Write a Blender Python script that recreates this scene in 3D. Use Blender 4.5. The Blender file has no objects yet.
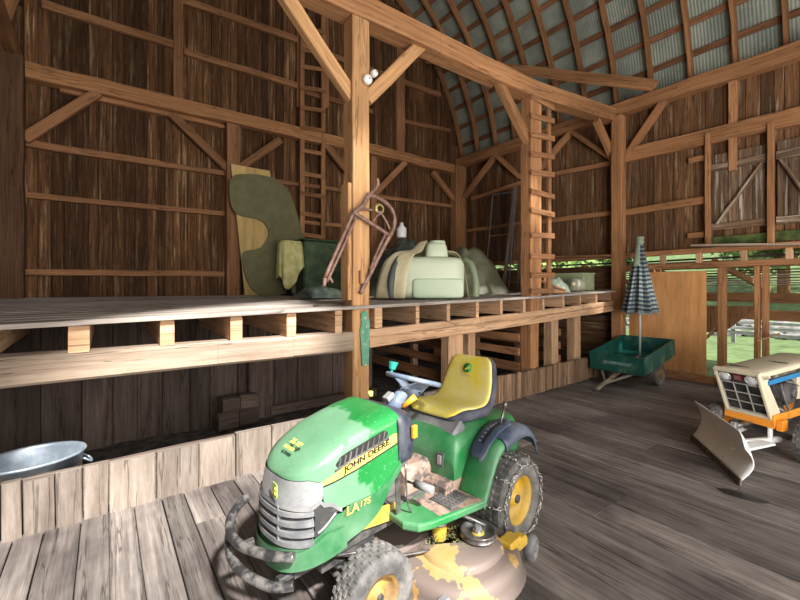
import bpy, bmesh, math, random
from mathutils import Vector as V, Matrix, noise
R = math.radians
random.seed(7)
S = bpy.context.scene
COL = S.collection
# ------------------------------------------------------------------ camera, world, lights
EYE = 1.65; HOR = 288.; FP = 400.
fx, fy = .593, .805
_n = math.hypot(fx, fy); fx /= _n; fy /= _n
cam = bpy.data.cameras.new('camera'); co = bpy.data.objects.new('camera', cam); COL.objects.link(co)
cam.sensor_width = 36; cam.lens = 18.0; cam.clip_start = .02; cam.shift_y = -12/800
co.location = (0, 0, EYE); co.rotation_euler = (R(90), 0, -math.atan2(fx, fy)); S.camera = co
S.view_settings.view_transform = 'Standard'; S.view_settings.look = 'None'
S.view_settings.gamma = 1; S.view_settings.use_curve_mapping = False
S.view_settings.exposure = 0.5
w = bpy.data.worlds.new('world'); S.world = w; w.use_nodes = True
bg = w.node_tree.nodes['Background']; bg.inputs[0].default_value = (.93, .97, 1, 1); bg.inputs[1].default_value = .95
sl = bpy.data.lights.new('sun', 'SUN'); so = bpy.data.objects.new('sun', sl); COL.objects.link(so)
sl.energy = 9.0; sl.angle = R(3); sl.color = (1, .96, .90)
so.rotation_euler = V((.03, .70, -.70)).to_track_quat('-Z', 'Y').to_euler()
def area(loc, aim, sx, sy, e, col=(1, 1, 1)):
    l = bpy.data.lights.new('daylight_fill', 'AREA'); o = bpy.data.objects.new('daylight_fill', l); COL.objects.link(o)
    l.shape = 'RECTANGLE'; l.size = sx; l.size_y = sy; l.energy = e; l.color = col
    o.location = loc; o.rotation_euler = (V(aim)-V(loc)).to_track_quat('-Z', 'Y').to_euler(); return o
area((.6, -2.6, 2.6), (1.8, 4, 1.9), 4, 4, 170, (1, .96, .90))      # daylight through the big doorway behind
area((4.2, -2.4, 1.6), (6.8, 4, 7.0), 6, 3, 330, (1, .94, .86))  # added fill tilted up to brighten the roof; no real opening there
# ------------------------------------------------------------------ geometry of the view: a pixel and a plane give a real point
def ray(px, py):
    t = (px-400)/FP; return V((fx+fy*t, fy-fx*t, (HOR-py)/FP))
def pY(px, py, Y):
    r = ray(px, py); return V((0, 0, EYE))+r*(Y/r.y)
def pX(px, py, X):
    r = ray(px, py); return V((0, 0, EYE))+r*(X/r.x)
def pZ(px, py, Z):
    r = ray(px, py); return V((0, 0, EYE))+r*((Z-EYE)/r.z)
SL = .027
def lineY(X, off=0): return 3.62+off+SL*X
def pL(px, py, off=0):
    r = ray(px, py); k = (3.62+off)/(r.y-SL*r.x); return V((0, 0, EYE))+r*k
# ------------------------------------------------------------------ materials
def newmat(name):
    m = bpy.data.materials.new(name); m.use_nodes = True; nt = m.node_tree
    return m, nt, nt.nodes['Principled BSDF']
def N(nt, t, **k):
    n = nt.nodes.new(t)
    for a, b in k.items(): setattr(n, a, b)
    return n
def ramp(nt, pts):
    r = N(nt, 'ShaderNodeValToRGB'); e = r.color_ramp.elements
    while len(e) < len(pts): e.new(.5)
    for i, (p, c) in enumerate(pts): e[i].position = p; e[i].color = (*c, 1)
    return r
def noise_n(nt, vec, sc, det=4, rough=.6):
    n = N(nt, 'ShaderNodeTexNoise'); n.inputs['Scale'].default_value = sc; n.inputs['Detail'].default_value = det
    n.inputs['Roughness'].default_value = rough
    if vec is not None: nt.links.new(vec, n.inputs['Vector'])
    return n
def mix(nt, a, b, f, mode='MIX'):
    m = N(nt, 'ShaderNodeMix', data_type='RGBA', blend_type=mode)
    for s, x in ((m.inputs[6], a), (m.inputs[7], b), (m.inputs[0], f)):
        if isinstance(x, (int, float)): s.default_value = x
        elif isinstance(x, tuple): s.default_value = (*x, 1)
        else: nt.links.new(x, s)
    return m.outputs[2]
def wood(name, dark, mid, light, gu=1.2, gv=38., streak=None, samt=.5, var=.35, rough=.85, bump=.35, sthr=.58, crack=.7):
    m, nt, b = newmat(name); L = nt.links
    uv = N(nt, 'ShaderNodeUVMap'); at = N(nt, 'ShaderNodeAttribute', attribute_name='rnd')
    sep = N(nt, 'ShaderNodeSeparateXYZ'); L.new(uv.outputs[0], sep.inputs[0])
    def vec(a, c):
        x = N(nt, 'ShaderNodeMath', operation='MULTIPLY'); x.inputs[1].default_value = a; L.new(sep.outputs[0], x.inputs[0])
        y = N(nt, 'ShaderNodeMath', operation='MULTIPLY'); y.inputs[1].default_value = c; L.new(sep.outputs[1], y.inputs[0])
        z = N(nt, 'ShaderNodeMath', operation='MULTIPLY'); z.inputs[1].default_value = 91.; L.new(at.outputs['Fac'], z.inputs[0])
        cb = N(nt, 'ShaderNodeCombineXYZ'); L.new(x.outputs[0], cb.inputs[0]); L.new(y.outputs[0], cb.inputs[1]); L.new(z.outputs[0], cb.inputs[2])
        return cb.outputs[0]
    g = noise_n(nt, vec(gu, gv*1.25), 1, 9, .78)
    c = ramp(nt, [(.28, dark), (.5, mid), (.74, light)]); L.new(g.outputs[0], c.inputs[0])
    big = noise_n(nt, vec(.8, 3.5), 1, 3)
    r2 = ramp(nt, [(.3, (.62, .60, .58)), (.7, (1.2, 1.18, 1.15))]); L.new(big.outputs[0], r2.inputs[0])
    out = mix(nt, c.outputs[0], r2.outputs[0], .8, 'MULTIPLY')
    ck = noise_n(nt, vec(.35, 7.), 1, 4, .6); r5 = ramp(nt, [(.488, (1, 1, 1)), (.497, (.25, .22, .2)), (.503, (.25, .22, .2)), (.512, (1, 1, 1))]); L.new(ck.outputs[0], r5.inputs[0]); out = mix(nt, out, r5.outputs[0], crack, 'MULTIPLY')
    if streak:
        s = noise_n(nt, vec(.9, 16.), 1, 5, .7); r3 = ramp(nt, [(sthr, (0, 0, 0)), (sthr+.13, (1, 1, 1))]); L.new(s.outputs[0], r3.inputs[0])
        mm = N(nt, 'ShaderNodeMath', operation='MULTIPLY'); mm.inputs[1].default_value = samt; L.new(r3.outputs[0], mm.inputs[0])
        out = mix(nt, out, streak, mm.outputs[0])
    mp = N(nt, 'ShaderNodeMapRange'); mp.inputs[3].default_value = 1-var; mp.inputs[4].default_value = 1+var; L.new(at.outputs['Fac'], mp.inputs[0])
    h = N(nt, 'ShaderNodeHueSaturation'); L.new(mp.outputs[0], h.inputs['Value']); L.new(out, h.inputs['Color'])
    L.new(h.outputs[0], b.inputs['Base Color']); b.inputs['Roughness'].default_value = rough
    b.inputs['Specular IOR Level'].default_value = .25
    bp = N(nt, 'ShaderNodeBump'); bp.inputs['Strength'].default_value = bump; bp.inputs['Distance'].default_value = .006
    L.new(g.outputs[0], bp.inputs['Height']); L.new(bp.outputs[0], b.inputs['Normal'])
    return m
def patches(m, sc, lo, hi, dark):
    nt = m.node_tree; b = nt.nodes['Principled BSDF']; src = b.inputs['Base Color'].links[0].from_socket; tc = N(nt, 'ShaderNodeTexCoord')
    n = noise_n(nt, tc.outputs['Object'], sc, 4, .6); r = ramp(nt, [(lo, dark), (hi, (1, 1, 1))]); nt.links.new(n.outputs[0], r.inputs[0]); o = mix(nt, src, r.outputs[0], 1., 'MULTIPLY'); nt.links.new(o, b.inputs['Base Color'])
def flat(name, col, rough=.5, metal=0., col2=None, sc=8., lo=.42, hi=.62, spec=.5, bump=0., col3=None, sc3=3., lo3=.5, hi3=.6, alpha=1., trans=0.):
    m, nt, b = newmat(name); L = nt.links
    tc = N(nt, 'ShaderNodeTexCoord'); out = None
    if col2:
        n = noise_n(nt, tc.outputs['Object'], sc, 5); r = ramp(nt, [(lo, col), (hi, col2)]); L.new(n.outputs[0], r.inputs[0]); out = r.outputs[0]
        if col3:
            n3 = noise_n(nt, tc.outputs['Object'], sc3, 4); r3 = ramp(nt, [(lo3, (0, 0, 0)), (hi3, (1, 1, 1))]); L.new(n3.outputs[0], r3.inputs[0])
            out = mix(nt, out, col3, r3.outputs[0])
        L.new(out, b.inputs['Base Color'])
        if bump:
            bp = N(nt, 'ShaderNodeBump'); bp.inputs['Strength'].default_value = bump; bp.inputs['Distance'].default_value = .01
            L.new(n.outputs[0], bp.inputs['Height']); L.new(bp.outputs[0], b.inputs['Normal'])
    else: b.inputs['Base Color'].default_value = (*col, 1)
    b.inputs['Roughness'].default_value = rough; b.inputs['Metallic'].default_value = metal
    b.inputs['Specular IOR Level'].default_value = spec
    if trans: b.inputs['Transmission Weight'].default_value = trans
    if alpha < 1: b.inputs['Alpha'].default_value = alpha
    return m
M = {}
M['siding'] = wood('siding_wood', (.030, .013, .006), (.13, .060, .026), (.30, .165, .075), 1.3, 22, streak=(.48, .34, .19), samt=.7, var=.5, sthr=.555)
M['siding_side'] = wood('side_siding_wood', (.045, .021, .010), (.16, .080, .038), (.31, .185, .095), 1.3, 22, streak=(.50, .42, .32), samt=.65, var=.42, sthr=.57)
M['hatch'] = wood('weathered_hatch_wood', (.06, .03, .018), (.19, .12, .075), (.36, .27, .19), 1.0, 22, streak=(.66, .60, .5), samt=.7, var=.35, sthr=.52)
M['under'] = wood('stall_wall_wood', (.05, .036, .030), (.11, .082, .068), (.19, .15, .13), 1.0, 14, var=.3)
M['beam'] = wood('aged_timber', (.18, .082, .034), (.41, .20, .092), (.58, .335, .17), .9, 30, var=.16)
M['girt'] = wood('wall_rail_timber', (.15, .068, .030), (.36, .175, .085), (.52, .30, .155), .9, 30, var=.2)
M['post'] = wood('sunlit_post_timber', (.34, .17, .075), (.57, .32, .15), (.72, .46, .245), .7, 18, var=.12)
M['pale'] = wood('pale_loft_timber', (.20, .14, .10), (.37, .29, .225), (.52, .44, .37), .8, 14, streak=(.56, .30, .15), samt=.55, var=.14, sthr=.58)
M['joist'] = wood('joist_timber', (.33, .18, .10), (.56, .35, .21), (.72, .52, .36), .8, 16, var=.18)
M['rafter'] = wood('rafter_timber', (.16, .07, .032), (.38, .185, .085), (.54, .29, .145), .9, 26, var=.2)
M['batten'] = wood('roof_batten_wood', (.10, .045, .022), (.23, .11, .055), (.36, .19, .10), .9, 26, var=.3)
M['floor'] = wood('worn_floor_boards', (.072, .064, .060), (.19, .170, .160), (.36, .33, .31), 1.1, 18, streak=(.50, .45, .42), samt=.35, var=.30, rough=.62, bump=.5, sthr=.6)
patches(M['floor'], .9, .38, .55, (.55, .52, .55))
M['kerb'] = wood('kerb_plank_wood', (.11, .085, .07), (.215, .18, .155), (.34, .30, .265), 1.5, 9, streak=(.09, .045, .025), samt=.8, var=.16, sthr=.60)
M['slat'] = wood('kerb_slat_wood', (.12, .07, .045), (.25, .16, .10), (.38, .26, .18), 1.2, 22, var=.35)
M['deck'] = wood('loft_deck_boards', (.20, .17, .15), (.36, .32, .29), (.55, .51, .47), 1.1, 22, streak=(.68, .66, .63), samt=.3, var=.2)
M['ply'] = wood('orange_plywood', (.46, .20, .07), (.64, .32, .125), (.74, .42, .19), .8, 6, var=.05, bump=.15, crack=0)
M['yellowply'] = wood('yellow_plywood', (.50, .34, .13), (.68, .48, .20), (.78, .60, .30), .8, 6, var=.05, bump=.15, crack=0)
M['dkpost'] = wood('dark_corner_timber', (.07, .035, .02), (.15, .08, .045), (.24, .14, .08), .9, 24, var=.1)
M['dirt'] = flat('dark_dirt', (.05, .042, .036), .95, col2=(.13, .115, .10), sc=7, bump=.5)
# ------------------------------------------------------------------ mesh builder
class MB:
    def __init__(s): s.v = []; s.f = []; s.uv = []; s.r = []; s.m = []; s.sm = []
    def face(s, idx, uv=None, r=0, m=0, sm=False):
        s.f.append(tuple(idx)); s.uv.append(uv or [(s.v[i][0], s.v[i][2]) for i in idx]); s.r.append(r); s.m.append(m); s.sm.append(sm)
    def beam(s, a, b, w, h, up=(0, 0, 1), jit=.004, ch=.008, seg=None, m=0, r=None, ofs=None):
        a = V(a); b = V(b); d = b-a; L = d.length; d.normalize(); up = V(up)
        if abs(d.dot(up)) > .98: up = V((0, 1, 0)) if abs(d.z) > .9 else V((0, 0, 1))
        sd = d.cross(up).normalized(); u2 = sd.cross(d).normalized()
        r = random.random() if r is None else r
        n = seg or max(1, min(24, int(L/.45))); ch = min(ch, w*.2, h*.2)
        x, y = w/2, h/2
        sec = [(-x+ch, -y), (x-ch, -y), (x, -y+ch), (x, y-ch), (x-ch, y), (-x+ch, y), (-x, y-ch), (-x, -y+ch)] if ch > 0 else [(-x, -y), (x, -y), (x, y), (-x, y)]
        K = len(sec); per = [0]
        for i in range(K): p, q = sec[i], sec[(i+1) % K]; per.append(per[-1]+math.hypot(p[0]-q[0], p[1]-q[1]))
        base = len(s.v); ofs = random.random()*9 if ofs is None else ofs
        for i in range(n+1):
            c = a+d*(L*i/n)
            jj = V((random.uniform(-jit, jit), random.uniform(-jit, jit)))
            for k, (p, q) in enumerate(sec):
                e = random.uniform(-jit, jit)*.5
                s.v.append(c+sd*(p+jj.x+e)+u2*(q+jj.y+e))
        for i in range(n):
            for k in range(K):
                k2 = (k+1) % K
                u0 = L*i/n+ofs; u1 = L*(i+1)/n+ofs
                s.face((base+i*K+k, base+i*K+k2, base+(i+1)*K+k2, base+(i+1)*K+k), [(u0, per[k]), (u0, per[k+1]), (u1, per[k+1]), (u1, per[k])], r, m)
        for e, rev in ((0, True), (n, False)):
            idx = [base+e*K+k for k in range(K)]; uv = [(ofs+p*.3, q*1.) for p, q in sec]
            if rev: idx.reverse(); uv.reverse()
            s.face(idx, uv, r, m)
        return s
    def poly_beam(s, pts, w, h, up=(0, 0, 1), **k):
        for i in range(len(pts)-1): s.beam(pts[i], pts[i+1], w, h, up, **k)
        return s
    def box(s, c, size, rot=None, m=0, r=None, ch=.003):
        c = V(c); hx, hy, hz = [q/2 for q in size]; r = random.random() if r is None else r
        mt = rot or Matrix.Identity(3); base = len(s.v); ch = min(ch, hx*.4, hy*.4, hz*.4)
        bm = bmesh.new(); bmesh.ops.create_cube(bm, size=1)
        for v in bm.verts: v.co = V((v.co.x*hx*2, v.co.y*hy*2, v.co.z*hz*2))
        if ch > 0: bmesh.ops.bevel(bm, geom=list(bm.edges), offset=ch, segments=1, affect='EDGES')
        bm.verts.index_update()
        loc = [v.co.copy() for v in bm.verts]
        ax = 0 if hx >= max(hy, hz) else (1 if hy >= hz else 2)
        for v in loc: s.v.append(c+mt @ v)
        for f in bm.faces:
            ids = [v.index for v in f.verts]
            o = [q for q in range(3) if q != ax]; nn = f.normal; vv = o[0] if abs(nn[o[1]]) > abs(nn[o[0]]) else o[1]
            s.face([base+i for i in ids], [(loc[i][ax]+r*7, loc[i][vv]) for i in ids], r, m)
        bm.free(); return s
    def grid(s, P, closed_u=False, closed_v=False, sm=True, m=0, r=None, flip=False, uvf=None):
        r = random.random() if r is None else r
        nu = len(P); nv = len(P[0]); base = len(s.v)
        for row in P:
            for p in row: s.v.append(V(p))
        for i in range(nu if closed_u else nu-1):
            for j in range(nv if closed_v else nv-1):
                i2 = (i+1) % nu; j2 = (j+1) % nv
                q = [base+i*nv+j, base+i*nv+j2, base+i2*nv+j2, base+i2*nv+j]
                if uvf: uv = [uvf(i, j), uvf(i, j+1), uvf(i+1, j+1), uvf(i+1, j)]
                else: uv = [(i/nu, j/nv), (i/nu, (j+1)/nv), ((i+1)/nu, (j+1)/nv), ((i+1)/nu, j/nv)]
                if flip: q.reverse(); uv.reverse()
                s.face(q, uv, r, m, sm)
        return s
    def tube(s, pts, rad, n=10, caps=True, m=0, sm=True, smooth=0):
        pts = [V(p) for p in pts]
        if smooth: pts = spline(pts, smooth)
        rr = rad if isinstance(rad, list) else [rad]*len(pts)
        if len(rr) != len(pts): rr = [rr[int(i*(len(rr)-1)/(len(pts)-1))] for i in range(len(pts))]
        t0 = (pts[1]-pts[0]).normalized(); nrm = t0.orthogonal().normalized(); rows = []
        for i, p in enumerate(pts):
            t = (pts[min(i+1, len(pts)-1)]-pts[max(i-1, 0)]).normalized()
            nrm = (nrm-t*nrm.dot(t)).normalized(); bi = t.cross(nrm)
            rows.append([p+(nrm*math.cos(2*math.pi*k/n)+bi*math.sin(2*math.pi*k/n))*rr[i] for k in range(n)])
        base = len(s.v); s.grid(rows, closed_v=True, sm=sm, m=m)
        if caps:
            s.face([base+k for k in range(n)][::-1], None, 0, m); s.face([base+(len(rows)-1)*n+k for k in range(n)], None, 0, m)
        return s
    def lathe(s, prof, n=32, c=(0, 0, 0), axis='z', m=0, sm=True, rot=None, r=None):
        c = V(c); rows = []
        for k in range(n):
            a = 2*math.pi*k/n; row = []
            for rad, h in prof:
                p = V((rad*math.cos(a), rad*math.sin(a), h))
                if axis == 'y': p = V((p.x, h, p.y))
                if axis == 'x': p = V((h, p.x, p.y))
                if rot: p = rot @ p
                row.append(c+p)
            rows.append(row)
        return s.grid(rows, closed_u=True, sm=sm, m=m, r=r, flip=(axis != 'y'))
    def prism(s, outline, d, origin=(0, 0, 0), X=(1, 0, 0), Y=(0, 0, 1), m=0, r=None, sm=False):
        """outline in plane X,Y extruded by vector d"""
        o = V(origin); X = V(X); Y = V(Y); d = V(d); r = random.random() if r is None else r
        b = len(s.v); n = len(outline)
        for p in outline: s.v.append(o+X*p[0]+Y*p[1])
        for p in outline: s.v.append(o+X*p[0]+Y*p[1]+d)
        s.face(list(range(b, b+n)), [(p[1], p[0]) for p in outline], r, m)
        s.face(list(range(b+2*n-1, b+n-1, -1)), [(p[1], p[0]) for p in outline][::-1], r, m)
        for i in range(n):
            j = (i+1) % n; s.face([b+j, b+i, b+n+i, b+n+j], [(0, 0), (.1, 0), (.1, .1), (0, .1)], r, m, sm)
        return s
    def build(s, name, mat, parent=None, label=None, bevel=0, fix=True, solid=0, sub=0):
        me = bpy.data.meshes.new(name); me.from_pydata([tuple(p) for p in s.v], [], s.f)
        ul = me.uv_layers.new(name='UVMap'); i = 0; buf = []
        for uv in s.uv:
            for a in uv: buf += [a[0], a[1]]
        ul.data.foreach_set('uv', buf)
        at = me.attributes.new('rnd', 'FLOAT', 'FACE'); at.data.foreach_set('value', s.r)
        me.polygons.foreach_set('material_index', s.m); me.polygons.foreach_set('use_smooth', s.sm)
        for q in (mat if isinstance(mat, (list, tuple)) else [mat]): me.materials.append(q)
        if fix:
            bm = bmesh.new(); bm.from_mesh(me); bmesh.ops.recalc_face_normals(bm, faces=bm.faces); bm.to_mesh(me); bm.free()
        me.update(); o = bpy.data.objects.new(name, me); COL.objects.link(o)
        if parent: o.parent = parent
        if label: o['label'] = label
        if solid:
            q = o.modifiers.new('s', 'SOLIDIFY'); q.thickness = solid; q.offset = -1
        if bevel:
            q = o.modifiers.new('b', 'BEVEL'); q.width = bevel; q.segments = 2; q.limit_method = 'ANGLE'; q.angle_limit = R(40)
        if sub:
            q = o.modifiers.new('u', 'SUBSURF'); q.levels = sub; q.render_levels = sub
        return o
def spline(pts, k):
    out = []
    for i in range(len(pts)-1):
        p0 = pts[max(i-1, 0)]; p1 = pts[i]; p2 = pts[i+1]; p3 = pts[min(i+2, len(pts)-1)]
        for j in range(k):
            t = j/k
            out.append(.5*((2*p1)+(p2-p0)*t+(2*p0-5*p1+4*p2-p3)*t*t+(3*p1-p0-3*p2+p3)*t**3))
    out.append(pts[-1]); return out
def lerpt(x, T):
    if x <= T[0][0]: return T[0][1]
    for (a, b), (c, d) in zip(T, T[1:]):
        if x <= c: return b+(d-b)*(x-a)/(c-a)
    return T[-1][1]
def tag(o, label, cat, group=None, kind=None):
    o['label'] = label; o['category'] = cat
    if group: o['group'] = group
    if kind: o['kind'] = kind
    return o
def struct(o): o['kind'] = 'structure'; return o
def empty(name, loc, rz, label, cat, group=None):
    o = bpy.data.objects.new(name, None); COL.objects.link(o); o.location = loc; o.rotation_euler = (0, 0, rz)
    o.empty_display_size = .1; return tag(o, label, cat, group)
def rebase(o, base=None):
    """put the origin of a one-mesh thing at its base"""
    me = o.data; xs = [v.co for v in me.vertices]
    c = V((sum(p.x for p in xs)/len(xs), sum(p.y for p in xs)/len(xs), min(p.z for p in xs)))
    me.transform(Matrix.Translation(-c)); o.location = V(o.location)+c; return o
def timber(name, a, b, w, h, mat, label, cat, up=(0, 0, 1), group=None, **k):
    o = MB().beam(a, b, w, h, up, **k).build(name, M[mat]); rebase(o); return tag(o, label, cat, group)
TN = [0]
def trim(a, b, w, h, mat='girt', up=(0, 0, 1), **k):
    TN[0] += 1; return struct(MB().beam(a, b, w, h, up, **k).build('trim_%d' % TN[0], M[mat]))

# ================================================================== STRUCTURE
XL, XR, YB = -1.28, 8.5, 8.5; XC = (XL+XR)/2
PROF = [(0., 5.25), (.25, 6.3), (.65, 7.2), (1.15, 8.0), (1.8, 8.7), (2.5, 9.25), (3.5, 9.8), (XC-XL, 10.25)]   # inset from eave, height
def roofz(x):
    return lerpt(min(x-XL, XR-x), PROF)
YF0 = -3.0
# ---- floor of wide worn boards that run towards the loft
mb = MB(); x = XL-.1
while x < XR+.1:
    wd = random.uniform(.15, .21) if x < 1.5 else random.uniform(.25, .36); y = YF0
    while y < 3.60+SL*x:
        L = random.choice([1.6, 2.4, 3.2, 4.5]); y2 = y+L; end = lineY(x)+.05
        if y2 > end-.5: y2 = end
        zt = random.uniform(-.004, .002)
        mb.beam((x+wd/2, y+.002, zt-.02), (x+wd/2, y2-.003, zt-.02), wd-.007, .04, jit=.0012, ch=.004, seg=3); y = y2
    x += wd
mb.box((3.7, .4, -.09), (10.2, 7.2, .08), ch=0, r=.1)
struct(mb.build('floor', M['floor']))
# ---- dirt floor of the stalls beneath the loft
mb = MB()
mb.grid([[(XL+(XR-XL)*i/40, 3.7+4.9*j/16, .0+.03*noise.noise(V((i*.7, j*.9, 2)))) for j in range(17)] for i in range(41)])
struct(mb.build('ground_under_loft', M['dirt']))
def arch(off=0.):
    P = [V((XL+a, 0, z)) for a, z in PROF]; P += [V((XR-a, 0, z)) for a, z in PROF[::-1][1:]]
    P = spline(P, 4)
    out = []
    for i, p in enumerate(P):
        t = (P[min(i+1, len(P)-1)]-P[max(i-1, 0)]).normalized(); nrm = V((-t.z, 0, t.x)); out.append((p+nrm*off, nrm))
    return out
# ---- end wall
def boards_wall(name, mat, axis, fixed, a0, a1, zlo, zhi, wmin=.11, wmax=.19, thick=.025, skip=None, backing=True, lean=0.):
    mb = MB(); a = a0
    while a < a1:
        wd = min(random.uniform(wmin, wmax), a1-a); mid = a+wd/2
        z0 = zlo(mid) if callable(zlo) else zlo; z1 = zhi(mid) if callable(zhi) else zhi
        off = random.uniform(-.005, .005)
        for (q0, q1) in ([(z0, z1)] if not skip else skip(mid, z0, z1)):
            if q1-q0 < .05: continue
            if axis == 'y': mb.beam((mid, fixed+off, q0), (mid, fixed+off, q1), wd-.008, thick, up=(0, 1, 0), jit=.0015, ch=.003, seg=max(1, int((q1-q0)/1.2)))
            else: mb.beam((fixed+off, mid, q0), (fixed+off, mid, q1), thick, wd-.008, up=(0, 1, 0), jit=.0015, ch=.003, seg=max(1, int((q1-q0)/1.2)))
        a += wd
    return mb
mb = boards_wall('wall_back', None, 'y', YB, XL, XR, 0., lambda x: roofz(x)-.02)
_A = arch(.19); pts = [(XL-.15, -.1)]+[(p.x, p.z) for p, _ in _A]+[(XR+.15, -.1)]
mb.prism(pts, (0, .03, 0), (0, YB+.02, 0), r=.05)
struct(mb.build('wall_back', M['siding']))
# ---- left eave wall (a slit is left open next to the corner post)
def left_skip(m, z0, z1):
    return [(z0, z1)] if not (7.55 < m < 7.72) else [(z0, 1.72), (2.65, z1)]
mb = boards_wall('wall_left', None, 'x', XL, YF0, YB, 0., 5.3, skip=left_skip)
for (y0, y1, z0, z1) in ((YF0, 7.5, -.1, 5.35), (7.78, YB, -.1, 5.35), (7.5, 7.78, -.1, 1.7), (7.5, 7.78, 2.7, 5.35)):
    mb.box((XL-.035, (y0+y1)/2, (z0+z1)/2), (.03, y1-y0, z1-z0), ch=0, r=.05)
struct(mb.build('wall_left', M['siding']))
# ---- right eave wall: boards above z 2.34, open below
ZS = 2.36
mb = boards_wall('wall_right', None, 'x', XR, -.6, YB, ZS, 5.3)
mb.box((XR+.035, 3.95, (ZS+5.35)/2), (.03, 9.1, 5.35-ZS), ch=0, r=.05)
mb.box((XR+.02, 6.2, .9), (.05, 4.7, 2.4), ch=0, r=.2)
struct(mb.build('wall_right', M['siding_side']))
# ---- unseen front wall right of the doorway, added to cut the sun
mb = boards_wall('wall_front_sun_block', None, 'y', YF0, 1.45, XR, 0., lambda x: roofz(x)-.02, wmin=.2, wmax=.28)
mb.box((4.98, YF0-.04, 2.6), (7.04, .03, 5.2), ch=0, r=.05)
struct(mb.build('wall_front_sun_block', M['siding']))
# ---- roof: corrugated sheets on battens
M['roof'] = flat('galvanised_sheet', (.22, .25, .215), .5, .12, col2=(.35, .39, .335), sc=1.4, col3=(.36, .33, .26), sc3=5., lo3=.6, hi3=.72)
A0 = arch(.16); YR0, YR1 = YF0, YB+.2; rows = []
ny = int((YR1-YR0)/.0127)
P = [[(p.x+nn.x*a, y, p.z+nn.z*a) for (p, nn) in A0] for y, a in ((YR0+i*.0125, .006*math.cos(i*math.pi/2)) for i in range(int(11.7/.0125)))]
struct(MB().grid(P, sm=True).build('ceiling', M['roof'], fix=False))
# battens under the sheets
A1 = arch(.12); acc = 0; last = A1[0][0]; nxt = .12
for i in range(1, len(A1)):
    p, nn = A1[i]; seg = (p-last).length
    while acc+seg > nxt:
        f = (nxt-acc)/seg; q = last.lerp(p, f); nxt += .52
        t = V((nn.z, 0, -nn.x))
        if q.x > 3.2 or q.x < -.2:
            trim((q.x, YR0, q.z), (q.x, YR1-.25, q.z), .11, .035, 'batten', up=nn, jit=.006, seg=18)
    acc += seg; last = p
# rafters
A2 = arch(.045); half = len(A2)//2
RY = [8.42, 7.79, 7.15, 6.52, 5.89, 5.26, 4.63, 3.98, 3.33, 2.69, 2.05, 1.43, .8, .15, -.5, -1.15]
ordn = ['first', 'second', 'third', 'fourth', 'fifth', 'sixth', 'seventh', 'eighth', 'ninth', 'tenth', 'eleventh', 'twelfth']
def rafter(y, pts, name='rafter'):
    mb = MB(); rows = []; L = 0; r = random.random(); us = [0]
    for i, (p, nn) in enumerate(pts):
        if i: L += (p-pts[i-1][0]).length; us.append(L)
        j = random.uniform(-.008, .008)
        rows.append([(p.x+nn.x*h+j*.5, y+dy+j, p.z+nn.z*h) for dy, h in ((-.028, -.075), (.028, -.075), (.028, .06), (-.028, .06))])
    vs = [0, .08, .215, .295, .43]
    mb.grid(rows, closed_v=True, sm=False, r=r, uvf=lambda i, j: (us[i]+r*9, vs[j]))
    b = len(mb.v); mb.face([0, 1, 2, 3], None, r); mb.face([b-1, b-2, b-3, b-4], None, r)
    o = mb.build(name, M['rafter']); return rebase(o)
for i, y in enumerate(RY):
    o = rafter(y, A2[half:])
    k = 11-i
    if i == 0: tag(o, 'rafter lying flat along the end wall where the metal roof meets the gable boards', 'rafter', 'roof rafters')
    elif k >= 0: tag(o, '%s reddish roof rafter under the metal sheets, counted from the right edge of the picture' % ordn[k], 'rafter', 'roof rafters')
    else: TN[0] += 1; o.name = 'trim_%d' % TN[0]; struct(o)
for i, y in enumerate((8.42, 7.4, 6.4)):
    o = rafter(y, A2[:half+1])
    tag(o, ['dark rafter rising along the gable boards at top left corner of picture', 'dark bent rafter above the left corner post', 'dark rafter nearest the viewer at the top left edge of picture'][i], 'rafter', 'rafters of the left roof slope')
# ---- plates
def edge_beam(a_top, a_bot, b_top, b_bot, w, mat, up, off, name=None, **k): pass
XP = 8.36
a = pX(461, 161, XP); 
o = timber('wall_plate', (XP, YB-.05, 5.30), (XP, -.6, 5.17), .22, .24, 'beam', 'heavy brown timber plate on top of the right wall under the rafters', 'beam', jit=.006)
trim((XL+.14, YF0, 5.2), (XL+.14, YB-.05, 5.2), .2, .22, 'girt')
# ---- end wall rails and studs (face at 8.42)
YG = 8.43
def girtY(p, q, th, w=.08, mat='girt'):
    a = pY(*p, YG); b = pY(*q, YG); return trim(a, b, w, th, mat, jit=.006)
def studY(x, y0, y1, wpx, w=.1, mat='girt', Y=YG):
    a = pY(x, y0, Y); b = pY(x, y1, Y); d = V((fx, fy, 0)).dot(V((a.x, a.y, 0)))
    wd = wpx*d/400/(fx*0+abs(fy-fx*(0)) if False else 1)
    # width seen across the picture for a face along X
    a2 = pY(x-wpx/2, y0, Y); b2 = pY(x+wpx/2, y0, Y); wd = abs(b2.x-a2.x)
    return trim((a.x, Y, b.z), (a.x, Y, a.z), wd, w, mat, up=(0, 1, 0), jit=.006)
girtY((42, 4), (178, 46), .13); girtY((184, 52), (298, 86), .12); girtY((304, 92), (372, 112), .11); girtY((403, 121), (450, 131), .10)
girtY((150, -11), (298, 40), .13); girtY((304, 46), (440, 95), .12)
a = pY(21, 70, YG-.08); b = pY(459, 171, YG-.08)
timber('tie_beam', a, b, .2, .24, 'beam', 'long hewn horizontal beam crossing the dark end wall', 'beam', jit=.012)
trim(pY(60, 90, YG), pY(228, 128, YG), .1, .08, 'girt')
girtY((24, 143), (160, 164), .11); girtY((160, 164), (227, 174), .10); girtY((240, 176), (343, 191), .09); girtY((374, 196), (457, 207), .09)
girtY((23, 195), (226, 214), .09); girtY((240, 216), (343, 226), .08); girtY((374, 250), (456, 252), .07)
girtY((24, 272), (226, 274), .10)
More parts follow.
